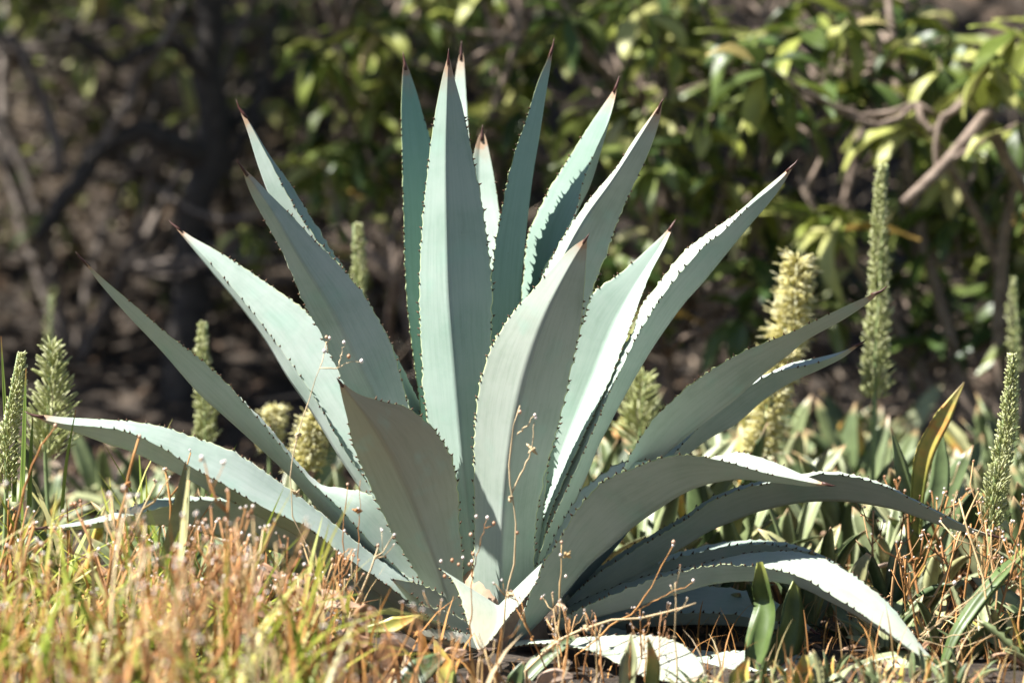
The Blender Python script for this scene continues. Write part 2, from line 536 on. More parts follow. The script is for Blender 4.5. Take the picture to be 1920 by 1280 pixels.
# --- upright heart leaves
c_L = [(868, 1120), (838, 1000), (812, 860), (795, 740), (788, 620), (786, 540), (790, 440), (799, 340), (812, 235), (828, 150), (840, 104)]
c_R = [(920, 1120), (924, 1000), (924, 860), (923, 720), (922, 620), (922, 530), (914, 450), (902, 370), (884, 280), (868, 205), (853, 150), (842, 104)]
c_K = [(892, 1120), (880, 980), (864, 820), (852, 680), (842, 560), (838, 440), (836, 300), (838, 190), (841, 104)]
agave_leaf(c_K, c_L, c_R, (-0.035, -0.05, -0.05), 0.055, 0.06, spine=0.022, fresh=0.25)
f_L = [(884, 1130), (889, 1000), (888, 890), (889, 815), (893, 760), (901, 712), (921, 650), (958, 590), (995, 548), (1035, 503), (1068, 468), (1098, 446)]
f_R = [(1000, 1130), (1004, 1000), (1014, 925), (1034, 845), (1051, 785), (1066, 720), (1080, 655), (1091, 600), (1096, 540), (1099, 490), (1101, 446)]
f_K = [(938, 1135), (942, 1000), (950, 890), (966, 780), (990, 680), (1022, 590), (1062, 510), (1100, 446)]
agave_leaf(f_K, f_L, f_R, (-0.10, -0.17, -0.21), 0.055, 0.06, spine=0.018, age=0.3)
# leaf bending to the near left, brown dry tip
p_L = [(838, 1185), (808, 1122), (772, 1060), (738, 1005), (712, 952), (684, 890), (662, 835), (651, 785), (642, 748), (635, 714)]
p_R = [(872, 1180), (868, 1060), (862, 990), (860, 935), (855, 888), (845, 852), (820, 812), (796, 787), (765, 764), (715, 751), (672, 738), (637, 714)]
p_K = [(858, 1190), (830, 1090), (800, 1010), (768, 930), (735, 860), (700, 800), (665, 752), (635, 713)]
agave_leaf(p_K, p_L, p_R, (-0.13, -0.19, -0.30), 0.065, 0.05, spine=0.012, age=0.95)
# tall grey leaf to the left
l4_L = [(830, 1120), (790, 1020), (740, 900), (680, 790), (635, 700), (602, 627), (575, 580), (550, 522), (530, 475), (500, 420), (470, 363), (452, 312)]
l4_R = [(880, 1110), (840, 980), (800, 860), (775, 790), (760, 740), (738, 655), (712, 602), (683, 552), (640, 500), (595, 456), (550, 407), (510, 368), (475, 332), (453, 312)]
l4_K = [(855, 1120), (815, 1000), (770, 890), (720, 780), (670, 680), (620, 580), (565, 490), (510, 395), (452, 312)]
agave_leaf(l4_K, l4_L, l4_R, (-0.03, -0.11, -0.24), 0.05, 0.05, spine=0.026)
# leaf behind it: sunlit outer side, dark channel
l3_near = [(845, 1090), (812, 960), (780, 800), (730, 660), (690, 570), (640, 500), (590, 445), (545, 375), (505, 300), (470, 235), (450, 204)]
l3_K = [(835, 1090), (790, 950), (740, 790), (680, 650), (620, 550), (560, 470), (515, 390), (487, 320), (465, 250), (448, 202)]
l3_far = [(865, 1080), (840, 950), (800, 790), (770, 720), (725, 630), (670, 545), (632, 485), (588, 415), (548, 350), (505, 290), (470, 232), (450, 203)]
agave_leaf(l3_K, l3_near, l3_far, (0.04, 0.10, 0.16), -0.045, 0.06, spine=0.028)
# broad bright leaf left
l5_far = [(850, 1120), (790, 960), (720, 800), (650, 680), (610, 615), (580, 588), (545, 560), (500, 530), (440, 490), (400, 466), (360, 444), (325, 420)]
l5_near = [(830, 1130), (770, 1020), (700, 920), (648, 846), (600, 762), (560, 700), (520, 645), (470, 580), (415, 515), (365, 462), (324, 420)]
l5_K = [(820, 1140), (755, 1040), (690, 940), (636, 858), (585, 775), (540, 710), (498, 640), (450, 575), (398, 512), (352, 455), (322, 419)]
agave_leaf(l5_K, l5_near, l5_far, (-0.06, 0.05, 0.20), -0.04, 0.01, th=0.008, spine=0.014)
# long leaf to the far left, in shade below
l6_near = [(812, 1135), (760, 1080), (690, 1010), (630, 945), (585, 905), (545, 858), (500, 803), (465, 762), (420, 712), (370, 668), (310, 622), (250, 570), (200, 528), (152, 484)]
l6_K = [(800, 1150), (740, 1110), (680, 1050), (625, 990), (580, 935), (535, 885), (470, 825), (420, 780), (370, 735), (300, 655), (240, 592), (190, 535), (150, 483)]
l6_far = [(835, 1110), (790, 1040), (735, 965), (690, 925), (640, 915), (600, 906), (560, 868), (510, 806), (470, 764), (420, 716), (370, 674), (310, 628), (250, 576), (200, 532), (152, 485)]
agave_leaf(l6_K, l6_near, l6_far, (-0.10, -0.14, -0.20), -0.06, 0.10, th=0.01, spine=0.022)
# lowest left leaves
l24_near = [(800, 1160), (745, 1110), (690, 1072), (640, 1038), (580, 990), (525, 965), (475, 940), (425, 910), (362, 876), (310, 842), (250, 813), (200, 802), (125, 795), (80, 786), (62, 779)]
l24_far = [(830, 1140), (780, 1090), (715, 1050), (650, 1000), (575, 940), (520, 900), (475, 868), (425, 840), (360, 818), (310, 800), (250, 790), (200, 786), (125, 782), (85, 778), (62, 777)]
l24_K = [(795, 1185), (740, 1135), (680, 1090), (620, 1045), (560, 1005), (500, 975), (450, 950), (400, 925), (350, 897), (300, 872), (250, 848), (200, 832), (140, 810), (95, 796), (61, 778)]
agave_leaf(l24_K, l24_near, l24_far, (-0.19, -0.29, -0.26), -0.05, 0.09, th=0.01, spine=0.03)
l25_near = [(790, 1180), (720, 1110), (660, 1055), (600, 1010), (550, 975), (500, 955), (450, 942), (380, 937), (330, 945), (280, 957), (220, 972), (150, 985), (70, 992)]
l25_far = [(800, 1160), (730, 1080), (670, 1020), (600, 980), (550, 955), (500, 942), (450, 935), (380, 930), (330, 931), (280, 938), (230, 955), (160, 975), (70, 990)]
l25_K = [(780, 1200), (700, 1150), (640, 1100), (580, 1060), (520, 1035), (460, 1020), (400, 1005), (350, 995), (300, 985), (240, 985), (180, 990), (120, 993), (68, 991)]
agave_leaf(l25_K, l25_near, l25_far, (-0.15, -0.26, -0.30), -0.04, 0.09, th=0.01, spine=0.03)
# --- rear leaves
b2_L = [(830, 1080), (805, 900), (788, 770), (776, 680), (768, 620), (762, 560), (758, 475), (755, 350), (752, 225), (754, 150), (757, 110)]
b2_R = [(890, 1080), (880, 900), (865, 740), (852, 600), (838, 450), (822, 340), (807, 262), (795, 222), (782, 176), (766, 128), (758, 110)]
b2_K = lerp_poly(b2_L, b2_R, 0.52)
agave_leaf(b2_K, b2_L, b2_R, (0.10, 0.22, 0.30), -0.09, 0.03, th=0.01, spine=0.022, fresh=0.85)
b11_L = [(880, 1080), (865, 800), (856, 600), (850, 400), (848, 250), (853, 150), (864, 90)]
b11_R = [(930, 1080), (915, 800), (905, 600), (893, 420), (880, 260), (874, 170), (870, 110), (866, 90)]
agave_leaf(lerp_poly(b11_L, b11_R, 0.3), b11_L, b11_R, (0.14, 0.30, 0.42), 0.01, -0.05, th=0.008, spine=0.026)
b12_L = [(890, 1080), (884, 800), (880, 600), (880, 450), (882, 350), (886, 300), (896, 260), (903, 246)]
b12_R = [(960, 1080), (960, 800), (955, 600), (947, 470), (936, 390), (925, 322), (913, 265), (906, 246)]
b12_K = [(915, 1080), (908, 800), (905, 600), (902, 450), (899, 350), (899, 290), (902, 260), (904, 246)]
agave_leaf(b12_K, b12_L, b12_R, (0.12, 0.24, 0.30), -0.01, -0.07, th=0.008, spine=0.022)
b10_near = [(915, 1080), (915, 850), (918, 640), (922, 525), (930, 450), (940, 395), (950, 345), (965, 285), (985, 228), (1008, 155), (1025, 115), (1036, 86)]
b10_K = [(985, 1080), (980, 850), (976, 650), (977, 555), (984, 465), (990, 405), (1000, 325), (1011, 260), (1024, 175), (1033, 120), (1037, 86)]
b10_far = lerp_poly(b10_near, b10_K, 0.72)
agave_leaf(b10_K, b10_near, b10_far, (0.05, 0.12, 0.20), -0.05, 0.09, th=0.01, spine=0.026, fresh=0.6)
b9_L = [(950, 1080), (960, 850), (970, 650), (977, 555), (983, 500), (990, 440), (1010, 393), (1040, 338), (1065, 298), (1090, 258), (1120, 213), (1148, 172), (1158, 152)]
b9_near = [(1000, 1080), (1000, 850), (1005, 640), (1014, 520), (1040, 470), (1062, 432), (1080, 398), (1094, 340), (1115, 285), (1138, 235), (1152, 190), (1158, 152)]
b9_K = [(985, 1080), (1005, 850), (1035, 600), (1050, 500), (1080, 405), (1108, 345), (1131, 270), (1148, 205), (1159, 152)]
agave_leaf(b9_K, b9_near, b9_L, (0.08, 0.17, 0.24), -0.07, 0.05, th=0.008, spine=0.018, fresh=0.45)
b8_L = [(940, 1090), (955, 850), (975, 680), (1000, 560), (1028, 497), (1055, 446), (1085, 400), (1116, 360), (1155, 314), (1190, 260), (1225, 212), (1239, 193)]
b8_R = [(1010, 1090), (1030, 850), (1060, 720), (1092, 610), (1115, 535), (1135, 485), (1155, 426), (1180, 365), (1208, 306), (1228, 256), (1239, 215), (1241, 193)]
b8_K = lerp_poly(b8_L, b8_R, 0.2)
agave_leaf(b8_K, b8_L, b8_R, (-0.02, 0.0, 0.0), 0.03, 0.05, spine=0.02, age=0.3)
# sunlit leaf on the right and its long neighbour
r13_L = [(975, 1090), (985, 980), (1005, 860), (1030, 740), (1058, 640), (1085, 580), (1115, 546), (1165, 510), (1215, 466), (1245, 438), (1262, 418)]
r13_R = [(1010, 1090), (1025, 985), (1062, 890), (1102, 800), (1140, 720), (1170, 645), (1190, 592), (1205, 550), (1221, 510), (1244, 466), (1258, 435), (1264, 418)]
r13_K = lerp_poly(r13_L, r13_R, 0.72)
agave_leaf(r13_K, r13_R, r13_L, (0.05, 0.10, 0.16), -0.06, 0.01, th=0.008, spine=0.016, fresh=0.2)
r14_far = [(985, 1090), (1010, 980), (1060, 870), (1110, 760), (1150, 680), (1187, 620), (1202, 574), (1240, 524), (1280, 473), (1330, 435), (1380, 400), (1430, 357), (1465, 328), (1490, 306)]
r14_near = [(995, 1100), (1025, 1000), (1075, 890), (1120, 790), (1140, 742), (1165, 690), (1192, 634), (1215, 596), (1240, 556), (1280, 506), (1320, 461), (1355, 434), (1405, 386), (1455, 345), (1491, 307)]
r14_K = [(1010, 1110), (1060, 980), (1095, 905), (1120, 842), (1140, 802), (1170, 745), (1200, 692), (1232, 640), (1280, 573), (1320, 528), (1355, 485), (1405, 424), (1455, 365), (1491, 307)]
agave_leaf(r14_K, r14_near, r14_far, (-0.02, 0.02, 0.05), -0.045, 0.08, th=0.01, spine=0.018)
# right leaves, spreading
r15_near = [(1035, 1100), (1080, 1010), (1125, 940), (1167, 880), (1182, 852), (1201, 818), (1230, 780), (1280, 732), (1330, 695), (1380, 665), (1425, 645), (1480, 624), (1530, 600), (1580, 576), (1625, 556), (1652, 545)]
r15_K = [(1060, 1120), (1110, 1040), (1160, 950), (1200, 900), (1240, 860), (1280, 826), (1330, 786), (1380, 748), (1430, 703), (1480, 664), (1515, 636), (1580, 600), (1625, 570), (1652, 546)]
r15_far = lerp_poly(r15_near, r15_K, 0.22)
agave_leaf(r15_K, r15_near, r15_far, (-0.06, -0.10, -0.13), -0.08, 0.10, th=0.01, spine=0.028, age=0.3)
r16_near = [(1060, 1110), (1140, 1010), (1230, 890), (1320, 790), (1370, 745), (1415, 717), (1455, 697), (1520, 683), (1565, 668), (1595, 652), (1615, 643)]
r16_far = [(1050, 1100), (1130, 980), (1230, 850), (1320, 765), (1380, 725), (1420, 706), (1445, 698), (1480, 681), (1530, 671), (1580, 658), (1614, 642)]
r16_K = [(1070, 1120), (1160, 1020), (1240, 910), (1280, 862), (1330, 822), (1380, 795), (1430, 752), (1480, 719), (1530, 696), (1580, 671), (1616, 643)]
agave_leaf(r16_K, r16_near, r16_far, (0.0, 0.06, 0.08), -0.06, 0.08, th=0.008, spine=0.018)
r17_near = [(975, 1165), (1000, 1100), (1020, 1056), (1055, 1000), (1075, 965), (1110, 920), (1140, 896), (1190, 875), (1240, 857), (1280, 852), (1320, 856), (1370, 867), (1430, 885), (1480, 896), (1530, 906), (1558, 909)]
r17_far = [(985, 1140), (1005, 1080), (1035, 1015), (1065, 960), (1095, 915), (1130, 888), (1165, 866), (1220, 862), (1280, 862), (1330, 858), (1380, 847), (1420, 855), (1465, 871), (1505, 889), (1540, 903), (1559, 909)]
r17_K = [(960, 1215), (1000, 1178), (1040, 1135), (1100, 1065), (1140, 1030), (1190, 986), (1240, 951), (1280, 926), (1320, 910), (1380, 899), (1455, 905), (1510, 911), (1559, 910)]
agave_leaf(r17_K, r17_near, r17_far, (-0.14, -0.22, -0.30), -0.085, 0.10, th=0.012, spine=0.014, age=0.3)
r18_near = [(1060, 1130), (1105, 1087), (1190, 1030), (1280, 977), (1330, 942), (1380, 920), (1430, 907), (1510, 893), (1560, 888), (1610, 896), (1660, 911), (1710, 936), (1760, 961), (1810, 986), (1850, 1000), (1872, 1006)]
r18_K = [(1070, 1150), (1115, 1122), (1190, 1080), (1280, 1026), (1330, 996), (1380, 975), (1430, 957), (1505, 942), (1580, 940), (1630, 946), (1680, 956), (1730, 973), (1780, 990), (1830, 1002), (1872, 1007)]
r18_far = [(1050, 1120), (1105, 1075), (1190, 1020), (1280, 968), (1330, 934), (1380, 913), (1430, 900), (1510, 886), (1560, 883), (1612, 892), (1662, 908), (1712, 934), (1762, 959), (1812, 985), (1850, 999), (1872, 1006)]
agave_leaf(r18_K, r18_near, r18_far, (-0.02, -0.05, -0.13), -0.06, 0.10, th=0.01, spine=0.024, age=0.25)
r19_near = [(1060, 1150), (1140, 1095), (1220, 1060), (1290, 1040), (1360, 1024), (1430, 1020), (1500, 1030), (1570, 1060), (1630, 1110)]
r19_K = [(1070, 1165), (1150, 1130), (1230, 1098), (1300, 1078), (1370, 1062), (1430, 1056), (1500, 1062), (1570, 1085), (1630, 1112)]
r19_far = [(1060, 1140), (1140, 1085), (1220, 1050), (1290, 1030), (1360, 1015), (1430, 1012), (1500, 1023), (1570, 1056), (1630, 1110)]
agave_leaf(r19_K, r19_near, r19_far, (0.04, 0.10, 0.14), -0.02, 0.11, th=0.01, spine=0.02)
# drooping sunlit leaf
r20_near = [(1040, 1165), (1110, 1130), (1200, 1095), (1280, 1070), (1330, 1060), (1405, 1060), (1450, 1066), (1505, 1082), (1555, 1112), (1605, 1143), (1655, 1178), (1705, 1215), (1755, 1250), (1796, 1276)]
r20_far = [(1050, 1145), (1120, 1112), (1200, 1084), (1280, 1064), (1330, 1054), (1380, 1040), (1430, 1034), (1480, 1032), (1530, 1041), (1580, 1064), (1630, 1099), (1670, 1134), (1705, 1178), (1740, 1224), (1775, 1256), (1797, 1275)]
r20_K = [(1040, 1185), (1110, 1160), (1200, 1135), (1280, 1110), (1355, 1092), (1445, 1090), (1505, 1103), (1560, 1130), (1610, 1156), (1660, 1188), (1710, 1222), (1757, 1254), (1796, 1277)]
agave_leaf(r20_K, r20_near, r20_far, (-0.12, -0.33, -0.54), -0.02, 0.10, th=0.01, spine=0.02, age=0.35)
# leaf lying towards the camera and its shaded neighbour
r21_A = [(965, 1212), (1010, 1206), (1070, 1212), (1120, 1224), (1155, 1242), (1190, 1262), (1240, 1275), (1300, 1282)]
r21_B = [(970, 1200), (1040, 1198), (1130, 1191), (1215, 1190), (1270, 1202), (1305, 1230), (1320, 1255), (1322, 1280)]
r21_K = [(968, 1210), (1030, 1212), (1100, 1220), (1170, 1232), (1230, 1250), (1275, 1268), (1312, 1282)]
agave_leaf(r21_K, r21_A, r21_B, (-0.16, -0.38, -0.58), -0.04, 0.06, th=0.01, spine=0.02, age=0.6)
r22_A = [(1080, 1180), (1160, 1205), (1240, 1235), (1330, 1258), (1400, 1258), (1460, 1256), (1520, 1270), (1560, 1280)]
r22_B = [(1090, 1165), (1170, 1180), (1250, 1200), (1320, 1220), (1405, 1218), (1480, 1222), (1530, 1245), (1562, 1279)]
r22_K = [(1085, 1185), (1160, 1210), (1240, 1242), (1330, 1262), (1410, 1264), (1480, 1268), (1530, 1277), (1561, 1282)]
agave_leaf(r22_K, r22_A, r22_B, (-0.10, -0.30, -0.50), -0.02, 0.09, th=0.01, spine=0.02)
r23_A = [(1070, 1180), (1160, 1165), (1260, 1150), (1360, 1150), (1450, 1165), (1530, 1185)]
r23_B = [(1070, 1150), (1160, 1120), (1260, 1100), (1360, 1100), (1450, 1125), (1530, 1182)]
r23_K = [(1070, 1190), (1160, 1182), (1260, 1172), (1360, 1172), (1450, 1180), (1530, 1187)]
agave_leaf(r23_K, r23_A, r23_B, (-0.04, -0.05, -0.10), -0.02, 0.10, th=0.01, spine=0.02)
# short cupped leaf at the foot
q_A = [(905, 1200), (860, 1120), (826, 1068), (850, 1095), (868, 1140), (882, 1185), (896, 1218)]
q_L = [(822, 1064), (846, 1085), (862, 1118), (872, 1150), (884, 1188), (897, 1221)]
q_R = [(1018, 1054), (1005, 1092), (980, 1126), (950, 1160), (922, 1198), (898, 1221)]
q_K = [(935, 1142), (940, 1160), (936, 1178), (926, 1196), (912, 1212), (898, 1222)]
agave_leaf(q_K, q_L, q_R, (-0.33, -0.40, -0.46), 0.04, 0.02, th=0.008, spine=0.0, n=90, age=0.8)
# outer stubs of old leaves under the rosette
for a, b_, k, yk in (
    ([(880, 1195), (830, 1170), (790, 1150), (755, 1132)], [(890, 1175), (850, 1150), (800, 1135), (756, 1131)], [(880, 1205), (830, 1185), (785, 1160), (755, 1133)], (-0.18, -0.28, -0.36)),
    ([(890, 1215), (850, 1200), (815, 1195), (775, 1185)], [(895, 1195), (855, 1182), (815, 1178), (776, 1184)], [(890, 1222), (850, 1212), (812, 1202), (775, 1187)], (-0.22, -0.32, -0.40)),
    ([(880, 1180), (830, 1160), (780, 1120), (735, 1085)], [(890, 1150), (840, 1120), (790, 1095), (736, 1084)], [(875, 1195), (825, 1175), (775, 1135), (735, 1087)], (-0.14, -0.20, -0.26))):
    agave_leaf(k, a, b_, yk, -0.02, 0.06, th=0.006, spine=0.01, n=70, age=0.9)
def agave_stem():
    mb = MB()
    rows, ns = 8, 18
    v = []
    for i in range(rows):
        h = i / (rows - 1)
        r = 0.105 * (1 - 0.55 * h ** 2) * (1 if i else 0.9)
        for k in range(ns):
            th = 2 * math.pi * k / ns
            rr = r * (1 + 0.08 * math.sin(5 * th + i * 1.9))
            v.append((-0.03 + rr * math.cos(th), -0.02 + rr * math.sin(th), -0.05 + h * 0.19))
    f = [(i * ns + k, i * ns + (k + 1) % ns, (i + 1) * ns + (k + 1) % ns, (i + 1) * ns + k) for i in range(rows - 1) for k in range(ns)]
    f.append(tuple((rows - 1) * ns + k for k in range(ns)))
    mb.add(v, f)
    mb.build('stem', M['strap_dead'], AG)
agave_stem()

# ------------------------------------------------------------------ strap-leaved plants
def strap_mesh(name, length, width, bend, channel, twist, m, ns=10):
    mb = MB()
    v, uv = [], []
    t = np.linspace(0, 1, ns)
    p = np.zeros(3); ang = 0.0
    step = length / (ns - 1)
    for i in range(ns):
        if i:
            ang = bend * (t[i] ** 1.4)
            p = p + step * np.array([math.sin(ang), 0, math.cos(ang)])
        w = width * (0.55 + 0.9 * t[i] - 0.35 * t[i] ** 2) * max(1 - t[i] ** 3.2, 0.0) ** 0.8 + 0.0006
        tw = twist * t[i]
        side = np.array([math.sin(tw) * math.cos(ang), math.cos(tw), -math.sin(tw) * math.sin(ang)])
        nr = np.cross(np.array([math.sin(ang), 0, math.cos(ang)]), side)
        th = 0.0028 * (1 - 0.6 * t[i])
        for u in (-1, -0.5, 0, 0.5, 1):
            v.append(p + side * u * w / 2 - nr * channel * w * u * u); uv.append((0.5 + u / 2, t[i]))
        for u in (0.5, 0, -0.5):
            v.append(p + side * u * w / 2 - nr * channel * w * u * u + nr * th); uv.append((0.5 + u / 2, t[i]))
    f = []
    for i in range(ns - 1):
        for k in range(8):
            f.append((i * 8 + k, i * 8 + (k + 1) % 8, (i + 1) * 8 + (k + 1) % 8, (i + 1) * 8 + k))
    f.append(tuple((ns - 1) * 8 + k for k in range(8)))
    mb.add(v, f, uv)
    return mb.mesh(name, m)

STRAP, STRAP_Y, STRAP_D = [], [], []
for i in range(12):
    STRAP.append(strap_mesh('strap_leaf', random.uniform(0.17, 0.29), random.uniform(0.040, 0.066), random.uniform(0.1, 1.0), random.uniform(-0.45, -0.15), random.uniform(-0.9, 0.9), M['strap']))
for i in range(3):
    STRAP_Y.append(strap_mesh('strap_leaf', random.uniform(0.17, 0.25), random.uniform(0.03, 0.042), random.uniform(0.1, 0.6), -0.3, random.uniform(-0.5, 0.5), M['strap_yellow']))
    STRAP_D.append(strap_mesh('strap_leaf', random.uniform(0.15, 0.24), random.uniform(0.02, 0.032), random.uniform(0.5, 1.7), -0.5, random.uniform(-1.5, 1.5), M['strap_dead']))

MARKS = []      # landmarks: name and ground position
def nearest(x, y, marks):
    n_, mx, my = min(marks, key=lambda m: (m[1] - x) ** 2 + (m[2] - y) ** 2)
    dx, dy = x - mx, y - my
    if dx * dx + dy * dy < 0.15 ** 2: w = 'close beside'
    elif abs(dy) > abs(dx): w = 'behind' if dy > 0 else 'in front of'
    else: w = 'beside'
    return w + ' ' + n_
STRAP_MARKS = [('the creamy yellow spike', 0.62, 0.9), ('the tall pale spike', 0.93, 0.95), ('the short tufted flower spike', 0.33, 0.9),
    ('the sharp green spike', 0.93, 0.1), ('the yellow leaf', 0.82, 0.34), ('the broad folded green leaf', 0.80, -0.42), ('the rolled olive shoot', 0.44, -0.42),
    ('the drooping agave leaf', 0.79, -0.54), ('the cut-branch shrub', 1.25, 2.4), ('the darker shrub', -0.15, 2.8), ('the spike between left leaves', -0.66, 0.95),
    ('the plump pale flower spike', -0.95, 0.45), ('the thin green flower spike', -0.35, 1.2), ('the fat pale budding spike', -0.41, 0.55), ('the arching agave leaf', 0.55, 0.0), ('the agave stem', 0.05, 0.15)]
WEED_MARKS = [('the slim upright pale leaf', -0.63, -0.42), ('the thick pinkish dead stalk', -0.72, -0.52), ('the slender flower spike', -0.95, -0.12), ('the cupped agave leaf', -0.05, -0.3), ('the knotted thin weed', -0.36, -0.34),
    ('the yellow-edged green leaf', -0.53, -0.40), ('the two-stemmed slim weed', -0.30, -0.40), ('the bare orange stalk', -0.90, -0.50), ('the fleshy cut-ended leaves', -0.15, -0.6), ('the pale knobbly lying stalk', 0.15, -0.5),
    ('the tangle of straw-coloured stems', 0.75, -0.46), ('the sharp green spike', 0.93, 0.1), ('the yellow leaf', 0.82, 0.34)]
def strap_plant(loc, nl, scale, label, group, spread=0.5):
    r = empty('strap_leaf_plant', loc, label, 'plant', group)
    ny = nd = 0
    a0 = random.uniform(0, 6.28)
    for k in range(nl):
        q = random.random()
        ny += q < 0.05; nd += 0.05 <= q < 0.14
        me = random.choice(STRAP_Y) if q < 0.05 else random.choice(STRAP_D) if q < 0.14 else random.choice(STRAP)
        az = a0 + k * 2.4 + random.uniform(-0.4, 0.4)
        lean = random.uniform(0.05, spread) + (0.5 if me in STRAP_D else 0)
        s = scale * random.uniform(0.75, 1.2)
        mt = Matrix.Translation((0.012 * math.cos(az), 0.012 * math.sin(az), -0.012)) @ Matrix.Rotation(az, 4, 'Z') @ Matrix.Rotation(lean, 4, 'Y') @ Matrix.Scale(s, 4)
        link('leaf', me, r, mt)
    look = 'one yellowing leaf' if ny else 'withered brown leaves' if nd > 1 else 'one withered leaf' if nd else 'all leaves green'
    size = 'small low' if scale < 0.7 else 'tall dense' if nl >= 7 else 'sparse' if nl <= 5 else 'upright'
    r['label'] = size + ' strap-leaved plant, ' + look + ', ' + nearest(loc[0], loc[1], STRAP_MARKS)
    return r

def agave_clear(x, y):
    return (x + 0.03) ** 2 + (y + 0.02) ** 2 > 0.17 ** 2

SL = 'strap-leaved plant with upright grey-green fleshy leaves in the patch right of the agave'
SG = 'strap-leaved plants around the agave'
spots = []
tries = 0
while len(spots) < 235 and tries < 9000:
    tries += 1
    y = random.uniform(-0.35, 2.3)
    x = random.uniform(0.10, 1.9) if y < 0.7 else random.uniform(-0.15, 2.1)
    if y < 0.0 and x < 0.42 + 0.0: continue
    if y < -0.05 and x < 0.66: continue
    if y < 0.2 and x < 0.3: continue
    if not agave_clear(x, y): continue
    if any((x - a) ** 2 + (y - b) ** 2 < 0.076 ** 2 for a, b in spots): continue
    spots.append((x, y))
for _ in range(400):
    x, y = random.uniform(0.92, 1.6), random.uniform(-0.85, -0.36)
    if len(spots) >= 200: break
    if y > -0.56 and x < 0.72: continue
    if any((x - a) ** 2 + (y - b) ** 2 < 0.17 ** 2 for a, b in spots): continue
    spots.append((x, y))
for k in range(16):
    spots.append((0.30 + 0.032 * k + random.uniform(-.01, .01), random.uniform(-0.74, -0.60)))
for k in range(14):
    spots.append((random.uniform(0.90, 1.25), random.uniform(-0.80, -0.30)))
for x, y in spots:
    s = 1.22 if y > 0.5 else (0.32 if (y < -0.5 and x < 0.85) else 0.55 if y < -0.36 else 0.55 if (y < 0.08 and x < 1.02) else 0.92 if x > 0.55 else 0.65)
    strap_plant((x, y, ground_z(x, y)), random.randint(5, 8), s, SL, SG, 0.55 if y > 0.3 else 0.9)
SL2 = 'strap-leaved plant with green leaves behind the dry weeds left of the agave'
SG2 = SG
spots2 = []
tries = 0
while len(spots2) < 52 and tries < 4000:
    tries += 1
    y = random.uniform(0.1, 1.9); x = random.uniform(-1.7, -0.1)
    if not agave_clear(x, y) or any((x - a) ** 2 + (y - b) ** 2 < 0.16 ** 2 for a, b in spots2): continue
    spots2.append((x, y))
for x, y in spots2:
    strap_plant((x, y, ground_z(x, y)), random.randint(5, 7), 1.0, SL2, SG2, 0.7)

# single authored leaves (each a young shoot in the photograph)
def px_leaf(parent, pts, yk, widths, m, channel=0.3, name='leaf', turn=0.0):
    n = 22
    r = resample(pts, n)
    t = np.linspace(0, 1, n)
    Y = np.interp(t, np.linspace(0, 1, len(yk)), yk)
    C = np.array([P(r[i, 0], r[i, 1], Y[i]) for i in range(n)])
    W = np.interp(t, np.linspace(0, 1, len(widths)), widths)
    T = np.gradient(C, axis=0); T /= np.linalg.norm(T, axis=1)[:, None]
    v, uv, f = [], [], []
    for i in range(n):
        view = np.array([0, -1.0, 0.12])
        s = np.cross(T[i], view); s /= np.linalg.norm(s)
        q = np.cross(s, T[i])
        a = turn if np.isscalar(turn) else np.interp(t[i], np.linspace(0, 1, len(turn)), turn)
        s, q = s * math.cos(a) + q * math.sin(a), q * math.cos(a) - s * math.sin(a)
        for u in (-1, -0.6, 0, 0.6, 1):
            v.append(C[i] + s * u * W[i] / 2 + q * channel * W[i] * u * u); uv.append((0.5 + u / 2, t[i]))
        for u in (0.6, 0, -0.6):
            v.append(C[i] + s * u * W[i] / 2 + q * channel * W[i] * u * u + q * min(0.003, W[i] * 0.15)); uv.append((0.5 + u / 2, t[i]))
    for i in range(n - 1):
        for k in range(8):
            f.append((i * 8 + k, i * 8 + (k + 1) % 8, (i + 1) * 8 + (k + 1) % 8, (i + 1) * 8 + k))
    mb = MB(); mb.add(v, f, uv)
    return mb.build(name, m, parent)

def shoot(label, leaves, base):
    g = ground_at(*base)
    r = empty('strap_leaf_plant', g, label, 'plant', None)
    for pts, yk, w, m, ch, turn in leaves:
        px_leaf(r, pts, yk, w, M[m], ch, 'leaf', turn)
    return r

shoot('strap-leaved plant with tall yellow-orange leaf standing behind the arching agave leaf',
      [([(1718, 1000), (1722, 920), (1735, 850), (1765, 790), (1808, 716)], (0.34, 0.32, 0.3), (0.022, 0.028, 0.038, 0.034, 0.002), 'strap_yellow', 0.3, 0.15),
       ([(1715, 1000), (1690, 900), (1670, 800)], (0.34, 0.36, 0.38), (0.03, 0.04, 0.03, 0.002), 'strap', 0.3, -0.5),
       ([(1718, 1000), (1760, 920), (1766, 800)], (0.34, 0.36, 0.38), (0.03, 0.045, 0.035, 0.002), 'strap', 0.3, 0.2)], (1718, 0.34))
shoot('rolled olive leaf shoot standing in front of the drooping agave leaf',
      [([(1412, 1252), (1432, 1195), (1446, 1140), (1436, 1095), (1426, 1052)], (-0.44, -0.43, -0.41, -0.42), (0.03, 0.048, 0.05, 0.046, 0.038, 0.012), 'strap_dark', 0.45, (0.2, 0.5, 0.8, 0.4)),
       ([(1440, 1252), (1470, 1190), (1482, 1130), (1490, 1090)], (-0.40, -0.38, -0.36), (0.05, 0.07, 0.065, 0.045, 0.012), 'strap_dark', 0.25, (-0.3, -0.7, -0.4))], (1432, -0.42))
shoot('pair of short pointed yellow-green shoots in front of the pale agave leaf',
      [([(1180, 1290), (1186, 1230), (1184, 1186)], (-0.66, -0.66, -0.66), (0.03, 0.032, 0.002), 'strap', 0.5, 0.4),
       ([(1212, 1290), (1216, 1240), (1214, 1196)], (-0.66, -0.66, -0.66), (0.03, 0.028, 0.004), 'strap_yellow', 0.6, -0.5)], (1195, -0.66))
